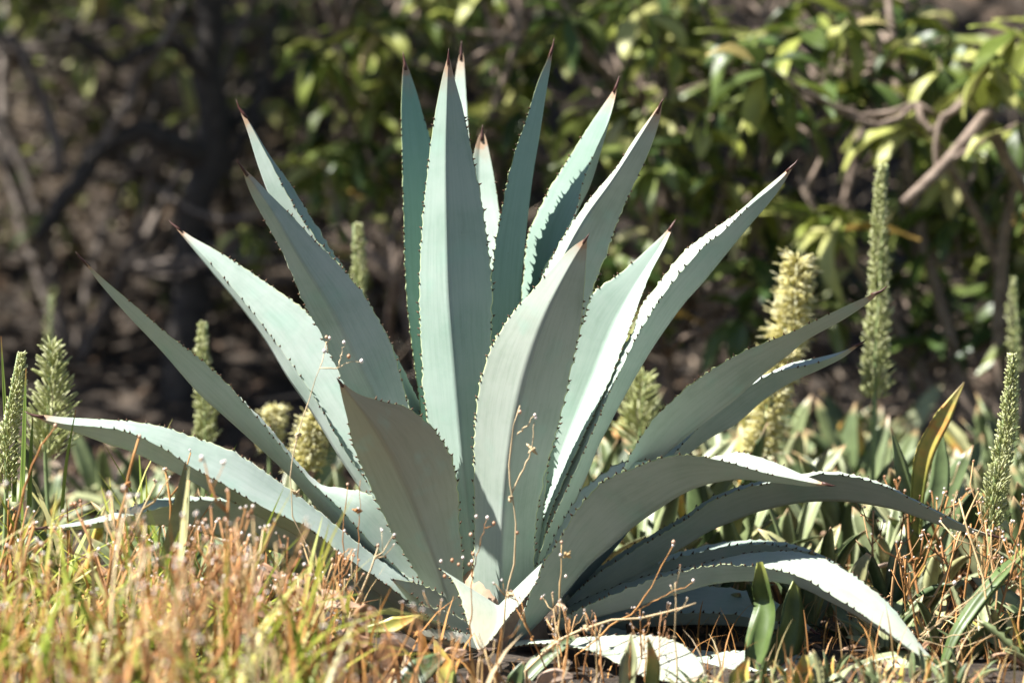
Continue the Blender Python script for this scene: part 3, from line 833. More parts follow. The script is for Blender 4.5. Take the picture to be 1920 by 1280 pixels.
shoot('short curled yellow-green shoot rising beside the pointed pair',
      [([(1388, 1300), (1394, 1262), (1404, 1232)], (-0.70, -0.70, -0.70), (0.036, 0.036, 0.004), 'strap_yellow', 0.6, 0.3)], (1390, -0.70))
shoot('short blunt yellow-green shoot below the drooping agave leaf',
      [([(1500, 1300), (1500, 1260), (1508, 1226)], (-0.70, -0.70, -0.70), (0.036, 0.038, 0.012), 'strap_yellow', 0.7, -0.2)], (1500, -0.70))
shoot('broad folded green leaf arching beside the tip of the drooping agave leaf',
      [([(1772, 1262), (1800, 1200), (1850, 1130), (1900, 1070), (1945, 1015)], (-0.42, -0.40, -0.36, -0.3), (0.02, 0.034, 0.042, 0.036, 0.01), 'strap_dark', 0.5, 1.1),
       ([(1775, 1262), (1840, 1190), (1900, 1160), (1960, 1140)], (-0.40, -0.36, -0.3), (0.03, 0.05, 0.05, 0.01), 'strap', 0.3, -0.6)], (1772, -0.42))
shoot('low dark green leaf lying under the tip of the drooping agave leaf',
      [([(1600, 1275), (1650, 1258), (1700, 1245), (1748, 1246)], (-0.44, -0.46, -0.48), (0.05, 0.06, 0.05, 0.004), 'strap', 0.2, 0.7)], (1600, -0.44))
shoot('small pale green leaf tip behind the drooping agave leaf',
      [([(1606, 1110), (1615, 1065), (1630, 1038)], (-0.12, -0.12, -0.12), (0.03, 0.034, 0.012), 'strap', 0.3, 0.2)], (1606, -0.12))
shoot('slim upright pale green leaf among the dry weeds by the lowest agave leaf',
      [([(300, 1060), (318, 1000), (332, 940), (348, 864)], (-0.42, -0.42, -0.42), (0.02, 0.024, 0.022, 0.002), 'strap', 0.5, -0.5),
       ([(330, 1120), (350, 1000), (356, 900)], (-0.36, -0.36, -0.36), (0.04, 0.05, 0.01), 'strap', 0.3, 0.9)], (310, -0.42))
shoot('broad yellow-edged green leaf in the weeds below the long agave leaf',
      [([(395, 1200), (415, 1120), (425, 1060), (410, 1020)], (-0.40, -0.40, -0.40), (0.05, 0.07, 0.055, 0.01), 'strap', 0.3, 0.3)], (395, -0.40))
shoot('fleshy green leaves with cut ends at the foot of the agave',
      [([(760, 1300), (790, 1262), (830, 1232)], (-0.62, -0.6, -0.58), (0.05, 0.05, 0.02), 'strap', 0.3, 0.4),
       ([(845, 1300), (835, 1255), (815, 1200)], (-0.58, -0.56, -0.55), (0.03, 0.035, 0.004), 'strap_yellow', 0.4, 0.0),
       ([(690, 1180), (740, 1172), (788, 1152)], (-0.5, -0.5, -0.5), (0.012, 0.03, 0.002), 'strap_yellow', 0.3, 0.2)], (790, -0.60))
shoot('olive leaf leaning away from the agave foot beside the pale leaf',
      [([(985, 1280), (1010, 1250), (1050, 1215), (1085, 1190)], (-0.46, -0.44, -0.42), (0.03, 0.036, 0.03, 0.004), 'strap', 0.3, 0.6),
       ([(960, 1300), (972, 1262), (982, 1240)], (-0.6, -0.6, -0.6), (0.03, 0.03, 0.004), 'strap', 0.3, 0.1)], (985, -0.46))

# dead curled leaf at the very foot
dl = empty('dead_leaf', ground_at(902, -0.52), 'pale pinkish dead leaf curled on the soil at the agave foot', 'leaf')
px_leaf(dl, [(930, 1285), (905, 1262), (880, 1252)], (-0.52, -0.52, -0.50), (0.07, 0.075, 0.04), M['strap_dead'], 0.3, 'blade', 0.6)

DLL = ['broad', 'narrow', 'curled', 'flat']
for k, (px_, py_, w_, l_, an, Y_) in enumerate([(500, 1080, .045, 90, .2, -.36), (560, 1120, .05, 80, -.5, -.40), (620, 1135, .06, 110, .1, -.42), (690, 1150, .05, 70, .7, -.45), (480, 1150, .04, 90, -.2, -.5),
        (560, 1180, .05, 70, .4, -.5), (660, 1205, .055, 90, -.3, -.52), (740, 1215, .05, 70, .2, -.55), (850, 1225, .03, 60, -.6, -.52), (1040, 1265, .03, 70, .2, -.55)]):
    g_ = ground_at(px_, Y_)
    dx_, dy_ = math.cos(an) * l_ / 2, math.sin(an) * l_ / 2
    pg = 640 + FPX * math.tan(math.atan2(1.0 - g_[2], Y_ - CAM[1]) + PITCH)
    py_ = min(py_, pg - 6)
    o_ = empty('dead_leaf', g_, ('broad' if w_ >= .05 else 'narrow') + ' pale dead leaf blade fallen ' + nearest(g_[0], Y_, WEED_MARKS), 'leaf', 'dead leaves at the agave foot')
    px_leaf(o_, [(px_ - dx_, pg), (px_ - dx_ * .3, py_ + 4), (px_ + dx_ * .4, py_), (px_ + dx_, py_ + dy_ * .4)], (Y_, Y_ - .02, Y_ - .03), (w_ * .4, w_, w_ * .9, .006), M['strap_dead'], 0.25, 'blade', random.uniform(-.9, .9))

# ------------------------------------------------------------------ flower spikes
def flower_spike(label, path, Y, r0, r1, n, kind='spike', bl=0.012, group=None, base_px=None, out=0.7, seed=0):
    """path: photo points from the lowest floret to the tip; the bare stem goes on down to the soil"""
    rr = random.Random(seed)
    pts = [P(x, y, Y) for x, y in path]
    foot = pts[0].copy(); foot[2] = ground_z(foot[0], Y) - 0.01
    foot[0] += rr.uniform(-0.02, 0.02)
    root = empty('flower_spike', (foot[0], Y, ground_z(foot[0], Y)), label, 'flower', group)
    st = MB()
    al = [foot] + pts
    C = resample(al, 16)
    st.tube(C, list(np.linspace(0.006, 0.002, 16)), 6)
    st.build('stem', M['spike_stem'], root)
    ax = resample(pts, 60)
    ph_ = rr.uniform(0, 6)
    ax[:, 0] += 0.006 * np.sin(np.linspace(0, 4, 60) + ph_) - 0.006 * math.sin(ph_)
    fl = MB()
    for i in range(n):
        t = (i + rr.random()) / n
        a = i * 2.39996 + rr.uniform(-0.3, 0.3)
        if math.sin(t * 23 + a * 1.5 + ph_) > 0.86: continue
        k = min(int(t * 59), 58)
        p = ax[k]; T = ax[k + 1] - ax[k]; T /= np.linalg.norm(T)
        s1 = np.cross(T, [0, 1, 0.1]); s1 /= np.linalg.norm(s1); s2 = np.cross(T, s1)
        o = s1 * math.cos(a) + s2 * math.sin(a)
        rad = (r0 + (r1 - r0) * t) * (1 - 0.7 * max(t - 0.8, 0) / 0.2)
        if kind == 'open':
            L = bl * rr.uniform(0.8, 1.25)
            d = o * rr.uniform(0.7, 1.1) + T * rr.uniform(-0.25, 0.7)
            d /= np.linalg.norm(d)
            q = p + o * rad * 0.35
            fl.tube([q, q + d * L * 0.5, q + d * L * 0.85 + T * rr.uniform(-0.004, 0.004), q + d * L * 0.95 + T * rr.uniform(-0.009, 0.005)], [0.0022, 0.0026, 0.0018, 0.0008], 4)
            if rr.random() < 0.35:
                fl.tube([q + d * L * 0.6, q + d * L * 1.45], [0.0008, 0.0005], 3)
        else:
            d = o * out * rr.uniform(0.6, 1.5) + T * rr.uniform(0.6, 1.1) + s1 * rr.uniform(-.2, .2)
            d /= np.linalg.norm(d)
            L = bl * (1.15 - 0.6 * t) * rr.uniform(0.65, 1.35)
            q = p + o * rad * rr.uniform(0.25, 0.75)
            fl.tube([q, q + d * L * 0.5, q + d * L * 0.9, q + d * L], [0.0009, 0.0017, 0.0016, 0.0006], 4)
    tag(fl.build('florets', M['open'] if kind == 'open' else M['spike'], root), kind='stuff')
    return root

flower_spike('slender green budding flower spike beside upright grass blades left of the agave', [(12, 905), (8, 820), (20, 740), (34, 662)], -0.12, 0.020, 0.008, 620, seed=1, bl=0.016)
flower_spike('plump pale green flower spike just behind the tip of the lowest long agave leaf', [(85, 860), (90, 790), (92, 720), (96, 650)], 0.45, 0.030, 0.010, 420, bl=0.046, out=0.9, seed=2)
flower_spike('blurred green flower spike rising behind the plump pale spike', [(96, 660), (94, 600), (94, 555)], 2.2, 0.012, 0.008, 60, seed=3)
flower_spike('green flower spike between the two lowest left agave leaves', [(385, 830), (384, 760), (384, 690), (388, 605)], 0.95, 0.022, 0.012, 480, bl=0.018, seed=4)
flower_spike('thin green flower spike behind the tall grey agave leaf', [(672, 590), (668, 520), (664, 470), (663, 420)], 1.2, 0.018, 0.011, 380, bl=0.016, seed=5)
flower_spike('creamy yellow flower spike in full bloom behind the right agave leaves', [(1425, 850), (1440, 760), (1465, 640), (1480, 560), (1490, 480)], 0.9, 0.044, 0.034, 1000, 'open', 0.032, seed=6)
flower_spike('tall pale green flower spike in front of the shrub with the cut branch', [(1640, 745), (1642, 660), (1650, 540), (1656, 420), (1664, 308)], 0.95, 0.031, 0.010, 1100, bl=0.022, seed=7)
flower_spike('sharp green flower spike with yellowish buds at the end of the arching agave leaf', [(1858, 985), (1864, 900), (1880, 800), (1890, 730), (1898, 664)], 0.10, 0.026, 0.008, 900, bl=0.018, seed=8)
flower_spike('blurred green flower spike behind the sharp yellowish-budded one', [(1906, 700), (1908, 620), (1905, 520)], 1.5, 0.018, 0.012, 200, seed=9)
flower_spike('short pale tufted flower spike behind the long right agave leaf', [(1200, 830), (1205, 770), (1210, 705)], 0.9, 0.030, 0.018, 260, bl=0.045, out=1.0, seed=10)
flower_spike('fat pale budding flower spike seen between the left agave leaves', [(575, 880), (585, 830), (590, 780)], 0.75, 0.036, 0.026, 420, 'open', bl=0.026, out=0.8, seed=11)
flower_spike('small pale flower tuft behind the gap left of the broad bright agave leaf', [(505, 840), (508, 800), (508, 765)], 1.0, 0.026, 0.018, 260, 'open', bl=0.022, seed=12)

# ------------------------------------------------------------------ dry weeds
def weed_proto(h, nb, seed):
    rr = random.Random(seed)
    st, bu = MB(), MB()
    pts, p = [], np.zeros(3)
    dx, dy = rr.uniform(-0.2, 0.2), rr.uniform(-0.2, 0.2)
    ns = 7
    for i in range(ns):
        pts.append(p.copy())
        p = p + np.array([dx + rr.uniform(-0.14, 0.14), dy + rr.uniform(-0.14, 0.14), 1.0]) * h / (ns - 1)
    rad = rr.uniform(0.0024, 0.0048)
    st.tube(pts, list(np.linspace(rad, rad * 0.55, ns)), 4)
    def tip(q, d):
        for k in range(rr.choice([1, 1, 1, 2])):
            c = q + np.array([rr.uniform(-0.006, 0.006), rr.uniform(-0.006, 0.006), rr.uniform(-0.003, 0.008)])
            st.tube([q, c], [0.0007, 0.0007], 3, False)
            bu.blob(c, rr.uniform(0.0020, 0.0038), d, rr.uniform(0.9, 1.4))
    tip(pts[-1], [0, 0, 1])
    for b in range(nb):
        t = rr.uniform(0.4, 0.95)
        i = int(t * (ns - 1)); q = pts[i] + (pts[i + 1] - pts[i]) * (t * (ns - 1) - i)
        a = rr.uniform(0, 6.28); L = rr.uniform(0.03, 0.085)
        o = np.array([math.cos(a), math.sin(a), 0])
        m1 = q + o * L * 0.45 + np.array([0, 0, L * 0.35]); e = q + o * L * 0.7 + np.array([0, 0, L])
        st.tube([q, m1, e], [0.0020, 0.0017, 0.0013], 3)
        tip(e, o + np.array([0, 0, 1.2]))
        if rr.random() < 0.5:
            e2 = m1 + np.array([rr.uniform(-0.02, 0.02), rr.uniform(-0.02, 0.02), L * 0.6])
            st.tube([m1, e2], [0.0009, 0.0007], 3); tip(e2, [0, 0, 1])
    if rr.random() < 0.6:                # shrivelled leaf node
        q = pts[3]
        for k in range(4):
            bu_d = np.array([rr.uniform(-1, 1), rr.uniform(-1, 1), rr.uniform(-0.5, 0.8)])
            st.tube([q, q + bu_d * 0.007, q + bu_d * 0.012 + np.array([0, 0, -0.004])], [0.001, 0.0028, 0.0006], 4)
    return st.mesh('stem', M['dry_stem']), bu.mesh('bud_heads', M['bud'])

WEEDS = [weed_proto(random.uniform(0.23, 0.38), random.randint(1, 5), 100 + i) for i in range(16)]
def weed(x, y, s, label, group):
    r = empty('dry_weed', (x, y, ground_z(x, y)), label, 'weed', group)
    r.rotation_euler = (random.uniform(-0.32, 0.32), random.uniform(-0.38, 0.38), random.uniform(0, 6.28))
    r.scale = (s, s, s)
    a, b = random.choice(WEEDS)
    nb = len(b.polygons) // 15
    look = 'bare-tipped' if nb <= 2 else 'thinly branched' if nb <= 5 else 'bushy many-budded'
    tilt = abs(r.rotation_euler[0]) + abs(r.rotation_euler[1])
    lean = 'upright' if tilt < 0.15 else 'slightly leaning' if tilt < 0.28 else 'leaning'
    size = 'short' if s < 0.6 else 'mid-height' if s < 0.88 else 'tall'
    r['label'] = size + ' ' + lean + ' ' + look + ' dry weed ' + nearest(x, y, WEED_MARKS)
    link('stem', a, r, Matrix.Identity(4))
    tag(link('bud_heads', b, r, Matrix.Identity(4)), kind='stuff')

WL = 'wiry orange-brown dried weed with tiny white bud heads in the thicket left of the agave'
WG = 'dried weeds around the agave'
def weed_h(x, y):
    """plants get lower towards the agave's foot"""
    if x < -0.45: return 1.0
    if x < -0.05: return 1.0 - 0.5 * (x + 0.45) / 0.4
    return 0.5
k = 0
while k < 150:
    y = random.uniform(-1.35, -0.22); x = random.uniform(-1.15, 0.0)
    if x > -0.3 and y > -0.45: continue
    if x > -0.16 and random.random() < 0.6: continue
    if x > -0.45 and y > -0.33: continue
    k += 1
    weed(x, y, weed_h(x, y) * random.uniform(0.6, 1.08), WL, WG)
for k in range(34):
    x, y = random.uniform(-0.95, -0.1), random.uniform(-2.3, -1.4)
    weed(x, y, (0.9 if x < -0.45 else 0.7) * random.uniform(0.8, 1.2), WL, WG)
WL2 = 'thin orange-brown dried weed stem standing among the green leaves right of the agave foot'
WG2 = WG
for k in range(52):
    if k < 16: x, y = random.uniform(0.04, 0.32), random.uniform(-0.75, -0.40)
    else: x, y = random.uniform(0.68, 1.15), random.uniform(-0.45, 0.5)
    weed(x, y, random.uniform(0.35, 0.6) if k < 16 else random.uniform(0.55, 0.9), WL2, WG2)

def px_weed(label, lines, Y, buds, nodes=(), rad=0.0022):
    x0, y0 = lines[0][0]
    g = ground_at(x0, Y)
    r = empty('dry_weed', g, label, 'weed')
    st, bu = MB(), MB()
    for i, l in enumerate(lines):
        C = resample([P(x, y, Y) for x, y in l], 14)
        if i == 0 and C[0][2] > g[2]:
            C = np.vstack([[C[0][0] + 0.004, Y, g[2] - 0.01], C])
        r0 = rad if i == 0 else rad * 0.7
        C[1:-1] += np.array([[random.gauss(0, .0012), random.gauss(0, .0012), random.gauss(0, .0012)] for _ in range(len(C) - 2)])
        st.tube(C, [r_ * random.uniform(0.75, 1.3) for r_ in np.linspace(r0, r0 * 0.45, len(C))], 5)
    for x, y in nodes:
        q = P(x, y, Y)
        for k in range(7):
            d = np.array([random.uniform(-1, 1), random.uniform(-1, 1), random.uniform(-1, 0.8)])
            st.tube([q, q + d * 0.004, q + d * random.uniform(0.006, 0.012)], [0.0016, 0.0034, 0.0008], 4)
    for x, y in buds:
        bu.blob(P(x, y, Y), random.uniform(0.0028, 0.0042), (0, 0, 1), 1.2)
    st.build('stem', M['dry_stem'], r)
    if bu.v: tag(bu.build('bud_heads', M['bud'], r), kind='stuff')

px_weed('tall forked rust-coloured dry weed standing in front of the central agave leaves',
        [[(938, 1240), (944, 1180), (952, 1110), (966, 1040), (968, 990), (962, 935), (955, 870), (965, 800), (975, 760)],
         [(958, 930), (975, 890), (995, 845), (1002, 790)], [(970, 815), (990, 795), (1003, 778)]], -0.40,
        [(975, 772), (1003, 778), (1005, 783), (970, 998)], [(957, 932), (953, 1112), (998, 842)])
px_weed('thin dry weed stem crossing the left agave leaves with a knotted node',
        [[(598, 1110), (582, 1040), (550, 970), (545, 900), (556, 820), (575, 760), (600, 690), (612, 640)],
         [(600, 690), (630, 690), (650, 680), (678, 678)], [(632, 690), (645, 645)], [(612, 660), (616, 632)]], -0.34,
        [(612, 632), (618, 634), (645, 642), (654, 668), (678, 677), (608, 658)], [(560, 815), (556, 925)], 0.0017)
px_weed('arching dry weed stem with brown bud tips beside the pale low agave leaf',
        [[(1080, 1230), (1150, 1170), (1190, 1145), (1225, 1090), (1262, 1022)], [(1190, 1145), (1240, 1120), (1300, 1090)]], -0.45,
        [(1263, 1016), (1300, 1088), (1262, 1022)], [], 0.0019)
px_weed('straight dry weed stalk standing against the broad right agave leaf',
        [[(1048, 1250), (1050, 1120), (1053, 1020)]], -0.42, [(1053, 1016), (1061, 1080), (1051, 1040)], [(1062, 1040)], 0.0022)
px_weed('two-stemmed slim dry weed in front of the sunlit left agave channel',
        [[(645, 1180), (642, 1080), (646, 980), (652, 910)], [(668, 1100), (672, 1000), (676, 900)]], -0.40,
        [(652, 908), (671, 955), (646, 995)], [(671, 958)], 0.0017)
px_weed('dry weed with a spray of pinkish bud balls in front of the cupped leaf',
        [[(880, 1230), (884, 1140), (886, 1060), (890, 1040)], [(884, 1080), (905, 1000), (912, 975)], [(908, 990), (925, 985)]], -0.46,
        [(883, 1002), (893, 968), (914, 970), (926, 981), (885, 1052), (868, 1045), (848, 1050), (827, 1052), (887, 1038), (860, 1058), (880, 1058), (834, 1080)], [], 0.0016)
px_weed('pale knobbly dry flower stalk lying across the soil before the agave foot',
        [[(985, 1255), (1040, 1205), (1110, 1172), (1180, 1160), (1240, 1150), (1305, 1130)]], -0.50, [(1080, 1192), (1140, 1166), (1200, 1158), (1270, 1142)], [(1100, 1175)], 0.0036)
px_weed('thick pinkish dead flower stalk leaning in the weeds below the lowest agave leaf',
        [[(170, 1290), (195, 1130), (220, 1000), (240, 900), (260, 822)]], -0.52, [(262, 818)], [(240, 905), (226, 980)], 0.0042)
px_weed('bare orange dry stalk rising past the tip of the lowest long agave leaf',
        [[(10, 1060), (35, 960), (70, 850), (104, 800)]], -0.50, [(104, 798)], [], 0.003)
px_weed('fallen tangle of straw-coloured stems beside the folded green leaf',
        [[(1720, 1200), (1780, 1150), (1850, 1100), (1925, 1030)], [(1722, 1196), (1800, 1190), (1860, 1168), (1925, 1150)],
         [(1725, 1198), (1790, 1212), (1860, 1190), (1900, 1150)], [(1730, 1190), (1770, 1120), (1800, 1085)], [(1725, 1190), (1800, 1140), (1860, 1075), (1880, 1010)]], -0.46,
        [(1800, 1082), (1880, 1006), (1790, 1092)], [], 0.0014)

# tall single grass blades, left
def blade(label, pts, Y, w):
    g = ground_at(pts[0][0], Y)
    r = empty('grass_blade', g, label, 'grass', 'upright green grass blades at the left')
    px_leaf(r, pts, (Y, Y), (w, w * 0.9, w * 0.7, 0.001), M['blade'], 0.35, 'blade', random.uniform(-0.5, 0.5))
GBL = 'upright narrow green grass blade beside the slender flower spike'
blade(GBL, [(42, 940), (46, 850), (49, 690)], -0.2, 0.011)
blade(GBL, [(55, 950), (58, 850), (62, 775)], -0.2, 0.009)
blade(GBL, [(115, 960), (125, 860), (142, 768)], -0.3, 0.007)
blade(GBL, [(18, 920), (10, 760), (2, 630)], -0.1, 0.009)
blade(GBL, [(28, 940), (30, 860), (32, 800)], -0.1, 0.010)

def ribbons(name, m, n, area, hr, wr, bendr, lab=None, keep=None):
    mb = MB()
    x0, x1, y0, y1 = area
    c = 0
    while c < n:
        x, y = random.uniform(x0, x1), random.uniform(y0, y1)
        if keep and not keep(x, y): continue
        c += 1
        h = random.uniform(*hr) * (weed_h(x, y) if x < 0.3 else 1)
        w = random.uniform(*wr)
        az = random.uniform(0, 6.28); bend = random.uniform(*bendr)
        d = np.array([math.cos(az), math.sin(az), 0]); sd = np.array([-d[1], d[0], 0])
        p = np.array([x, y, ground_z(x, y) - 0.005]); ns = 5
        v = []
        for i in range(ns):
            t = i / (ns - 1)
            ang = bend * t
            if i: p = p + (d * math.sin(ang) + np.array([0, 0, math.cos(ang)])) * h / (ns - 1)
            ww = w * (1 - t ** 2) + 0.0003
            v += [p - sd * ww / 2, p + sd * ww / 2]
        mb.add(v, [(2 * i, 2 * i + 1, 2 * i + 3, 2 * i + 2) for i in range(ns - 1)])
    o = mb.build(name, m)
    return tag(o, lab, 'grass', None, 'stuff')

def kl(x, y):
    return not (x > -0.30 and y > -0.42) and not (x > -0.45 and y > -0.3) and not (y > 0.05)
ribbons('dry_stubble', M['dry_bits'], 420, (-1.3, -0.02, -1.7, 0.0), (0.10, 0.36), (0.006, 0.015), (0.0, 1.7),
        'dense orange and straw-coloured dry stubble left of the agave', kl)
ribbons('dry_straw', M['dry_bits'], 1500, (0.0, 1.6, -1.1, 0.6), (0.03, 0.13), (0.0015, 0.004), (0.2, 1.8),
        'scattered dry straw on the soil right of the agave', lambda x, y: agave_clear(x, y))
ribbons('green_grass', M['grass'], 520, (-1.3, -0.30, -1.4, 0.2), (0.18, 0.46), (0.007, 0.016), (0.5, 2.3),
        'yellow-green grass growing through the dry weeds', lambda x, y: kl(x, y) or (x < -0.5))

# ------------------------------------------------------------------ background: shrubs, thicket, trees
def shrub_leaf_mesh(L, W, droop, fold, m):
    mb = MB(); ns = 8; v, uv = [], []
    p = np.zeros(3)
    for i in range(ns):
        t = i / (ns - 1)
        ang = droop * t
        if i: p = p + np.array([math.cos(ang), 0, -math.sin(ang)]) * L / (ns - 1)
        w = W * max(math.sin(math.pi * min(t * 0.92 + 0.06, 1)), 0) ** 0.85
        n = np.array([math.sin(ang), 0, math.cos(ang)])
        for u in (-1, -0.5, 0, 0.5, 1):
            v.append(p + np.array([0, u * w / 2, 0]) + n * (fold * w * abs(u) + 0.004 * math.sin(9 * t + 3 * u)))
            uv.append((0.5 + u / 2, t))
    f = [(i * 5 + k, i * 5 + k + 1, (i + 1) * 5 + k + 1, (i + 1) * 5 + k) for i in range(ns - 1) for k in range(4)]
    mb.add(v, f, uv)
    return mb.mesh('leaf', m)
SHL = [shrub_leaf_mesh(random.uniform(0.12, 0.22), random.uniform(0.036, 0.064), random.uniform(0.3, 1.7), random.uniform(0.05, 0.3), M['shrub_leaf']) for _ in range(12)]

def shrub(label, base, sites, extra, seed, bark='bark_warm', lscale=1.0, nl=(6, 9)):
    """sites: whorl centres as world points; extra: more branches as point lists (radius)"""
    rr = random.Random(seed)
    bx, by = base
    root = empty('leafy_shrub', (bx, by, ground_z(bx, by)), label, 'shrub', 'leafy shrubs behind the agave')
    b0 = np.array([bx, by, ground_z(bx, by) - 0.05])
    hubs = []
    for k in range(6):
        a = k * 1.05 + rr.uniform(-0.3, 0.3)
        e = b0 + np.array([math.cos(a) * rr.uniform(0.3, 0.9), math.sin(a) * rr.uniform(0.2, 0.6), rr.uniform(0.5, 1.5)])
        m1 = b0 + (e - b0) * 0.45 + np.array([rr.uniform(-.12, .12), rr.uniform(-.12, .12), 0.1])
        C = resample([b0, m1, e], 10)
        mb = MB(); mb.tube(C, list(np.linspace(0.022, 0.008, 10)), 7)
        mb.build('branch', M[bark], root)
        hubs += [C[4], C[7], C[9]]
    for pts, r0 in extra:
        C = resample(pts, 12)
        mb = MB(); mb.tube(C, list(np.linspace(r0, r0 * 0.7, 12)), 8)
        mb.build('branch', M[bark], root)
        hubs += [C[-1], C[6]]
    tw = MB(); count = 0; fol = MB()
    rl = Vector(root.location)
    for s in sites:
        s = np.array(s)
        hb = min(hubs, key=lambda h: np.linalg.norm(h - s) + (0.4 if h[2] > s[2] else 0))
        m1 = (hb + s) / 2 + np.array([rr.uniform(-.06, .06), rr.uniform(-.06, .06), rr.uniform(-.10, .02)])
        tw.tube(resample([hb, m1, s], 7), list(np.linspace(0.009, 0.004, 7)), 5)
        d = s - m1; d /= np.linalg.norm(d)
        a0 = rr.uniform(0, 6.28)
        for k in range(rr.randint(*nl)):
            az = a0 + k * 2.4
            pit = rr.uniform(-0.75, 0.65)
            mt = Matrix.Translation(Vector(s) - rl + Vector(d) * rr.uniform(-0.05, 0.02)) @ Matrix.Rotation(az, 4, 'Z') @ Matrix.Rotation(-pit, 4, 'Y') @ Matrix.Rotation(rr.uniform(-0.5, 0.5), 4, 'X') @ Matrix.Scale(lscale * rr.uniform(0.7, 1.2), 4)
            me = rr.choice(SHL)
            if count < 290:
                link('leaf', me, root, mt)
            else:
                w = Matrix.Translation(rl) @ mt
                vs = [w @ v.co for v in me.vertices]
                fol.add(vs, [tuple(p.vertices) for p in me.polygons])
            count += 1
    tag(tw.build('twigs', M[bark], root), kind='stuff')
    if fol.v: tag(fol.build('foliage', M['shrub_foliage'], root), kind='stuff')
    return root

def rnd_sites(n, px, py, Yr, seed):
    rr = random.Random(seed)
    return [P(rr.uniform(*px), rr.uniform(*py), rr.uniform(*Yr)) for _ in range(n)]

def br(pts, Y, r):
    return ([P(x, y, Y if np.isscalar(Y) else Y[i]) for i, (x, y) in enumerate(pts)], r)

# right-hand shrub, nearest to the agave
authored = [P(1425, 120, 2.0), P(1470, 150, 2.1), P(1860, 110, 1.9), P(1900, 60, 1.9), P(1915, 230, 1.9), P(1830, 150, 2.1), P(1760, 110, 2.2),
            P(1570, 420, 2.2), P(1540, 400, 2.3), P(1700, 230, 2.2), P(1590, 30, 2.2), P(1680, 60, 2.3), P(1500, 60, 2.4), P(1780, 300, 2.4), P(1640, 170, 2.5)]
far_top = rnd_sites(14, (1250, 2500), (-750, -80), (1.9, 3.4), 21)  # whorls above the view, added to shade the shrub below
shrub('bright leafy shrub whose thick pale branch ends in a cut behind the tall flower spike', (1.25, 2.45),
      authored + rnd_sites(34, (1400, 2000), (-20, 430), (2.2, 3.0), 22) + rnd_sites(26, (1480, 2100), (360, 640), (2.3, 3.2), 24) + far_top, [br([(2150, 700), (2000, 420), (1860, 205), (1780, 300), (1695, 382)][2:], 1.95, 0.019),
       br([(1855, 205), (1880, 290), (1930, 370), (2050, 600)], (1.95, 2.0, 2.1, 2.3), 0.015),
       br([(1760, 330), (1755, 270), (1765, 220)], 1.97, 0.009), br([(1600, 300), (1640, 220), (1660, 120)], 2.4, 0.010)], 31)
shrub('leafy shrub behind the gap between the rear agave leaves and the long right leaf', (0.55, 3.0),
      [P(1250, 90, 2.5), P(1310, 250, 2.5), P(1170, 220, 2.6), P(1230, 200, 2.6), P(1360, 330, 2.5)] + rnd_sites(62, (1040, 1460), (-30, 600), (2.4, 3.6), 25) + rnd_sites(20, (800, 1400), (-800, -60), (2.8, 4.1), 26),
      [br([(1330, 640), (1300, 480), (1240, 330), (1210, 200)], 3.0, 0.016)], 32, lscale=0.9)
shrub('darker leafy shrub behind the upright heart leaves of the agave', (-0.15, 3.5),
      [P(690, 50, 3.0), P(760, 30, 3.0), P(980, 200, 3.0), P(960, 120, 3.1), P(620, 90, 3.2)] + rnd_sites(48, (560, 1080), (-30, 330), (3.0, 4.2), 27) + rnd_sites(34, (520, 1120), (-900, -40), (3.2, 4.6), 28),
      [br([(960, 700), (940, 500), (930, 300), (935, 100)], 3.8, 0.022)], 33, lscale=0.85)
shrub('sparse leafy shrub growing out of the dead thicket left of the agave', (-1.35, 4.6),
      rnd_sites(34, (-100, 560), (-80, 110), (4.6, 6.0), 29) + rnd_sites(8, (430, 700), (340, 520), (3.2, 4.2), 34) + rnd_sites(14, (-200, 600), (100, 420), (4.4, 5.4), 35), [], 34, 'bark', 0.75, (3, 6))

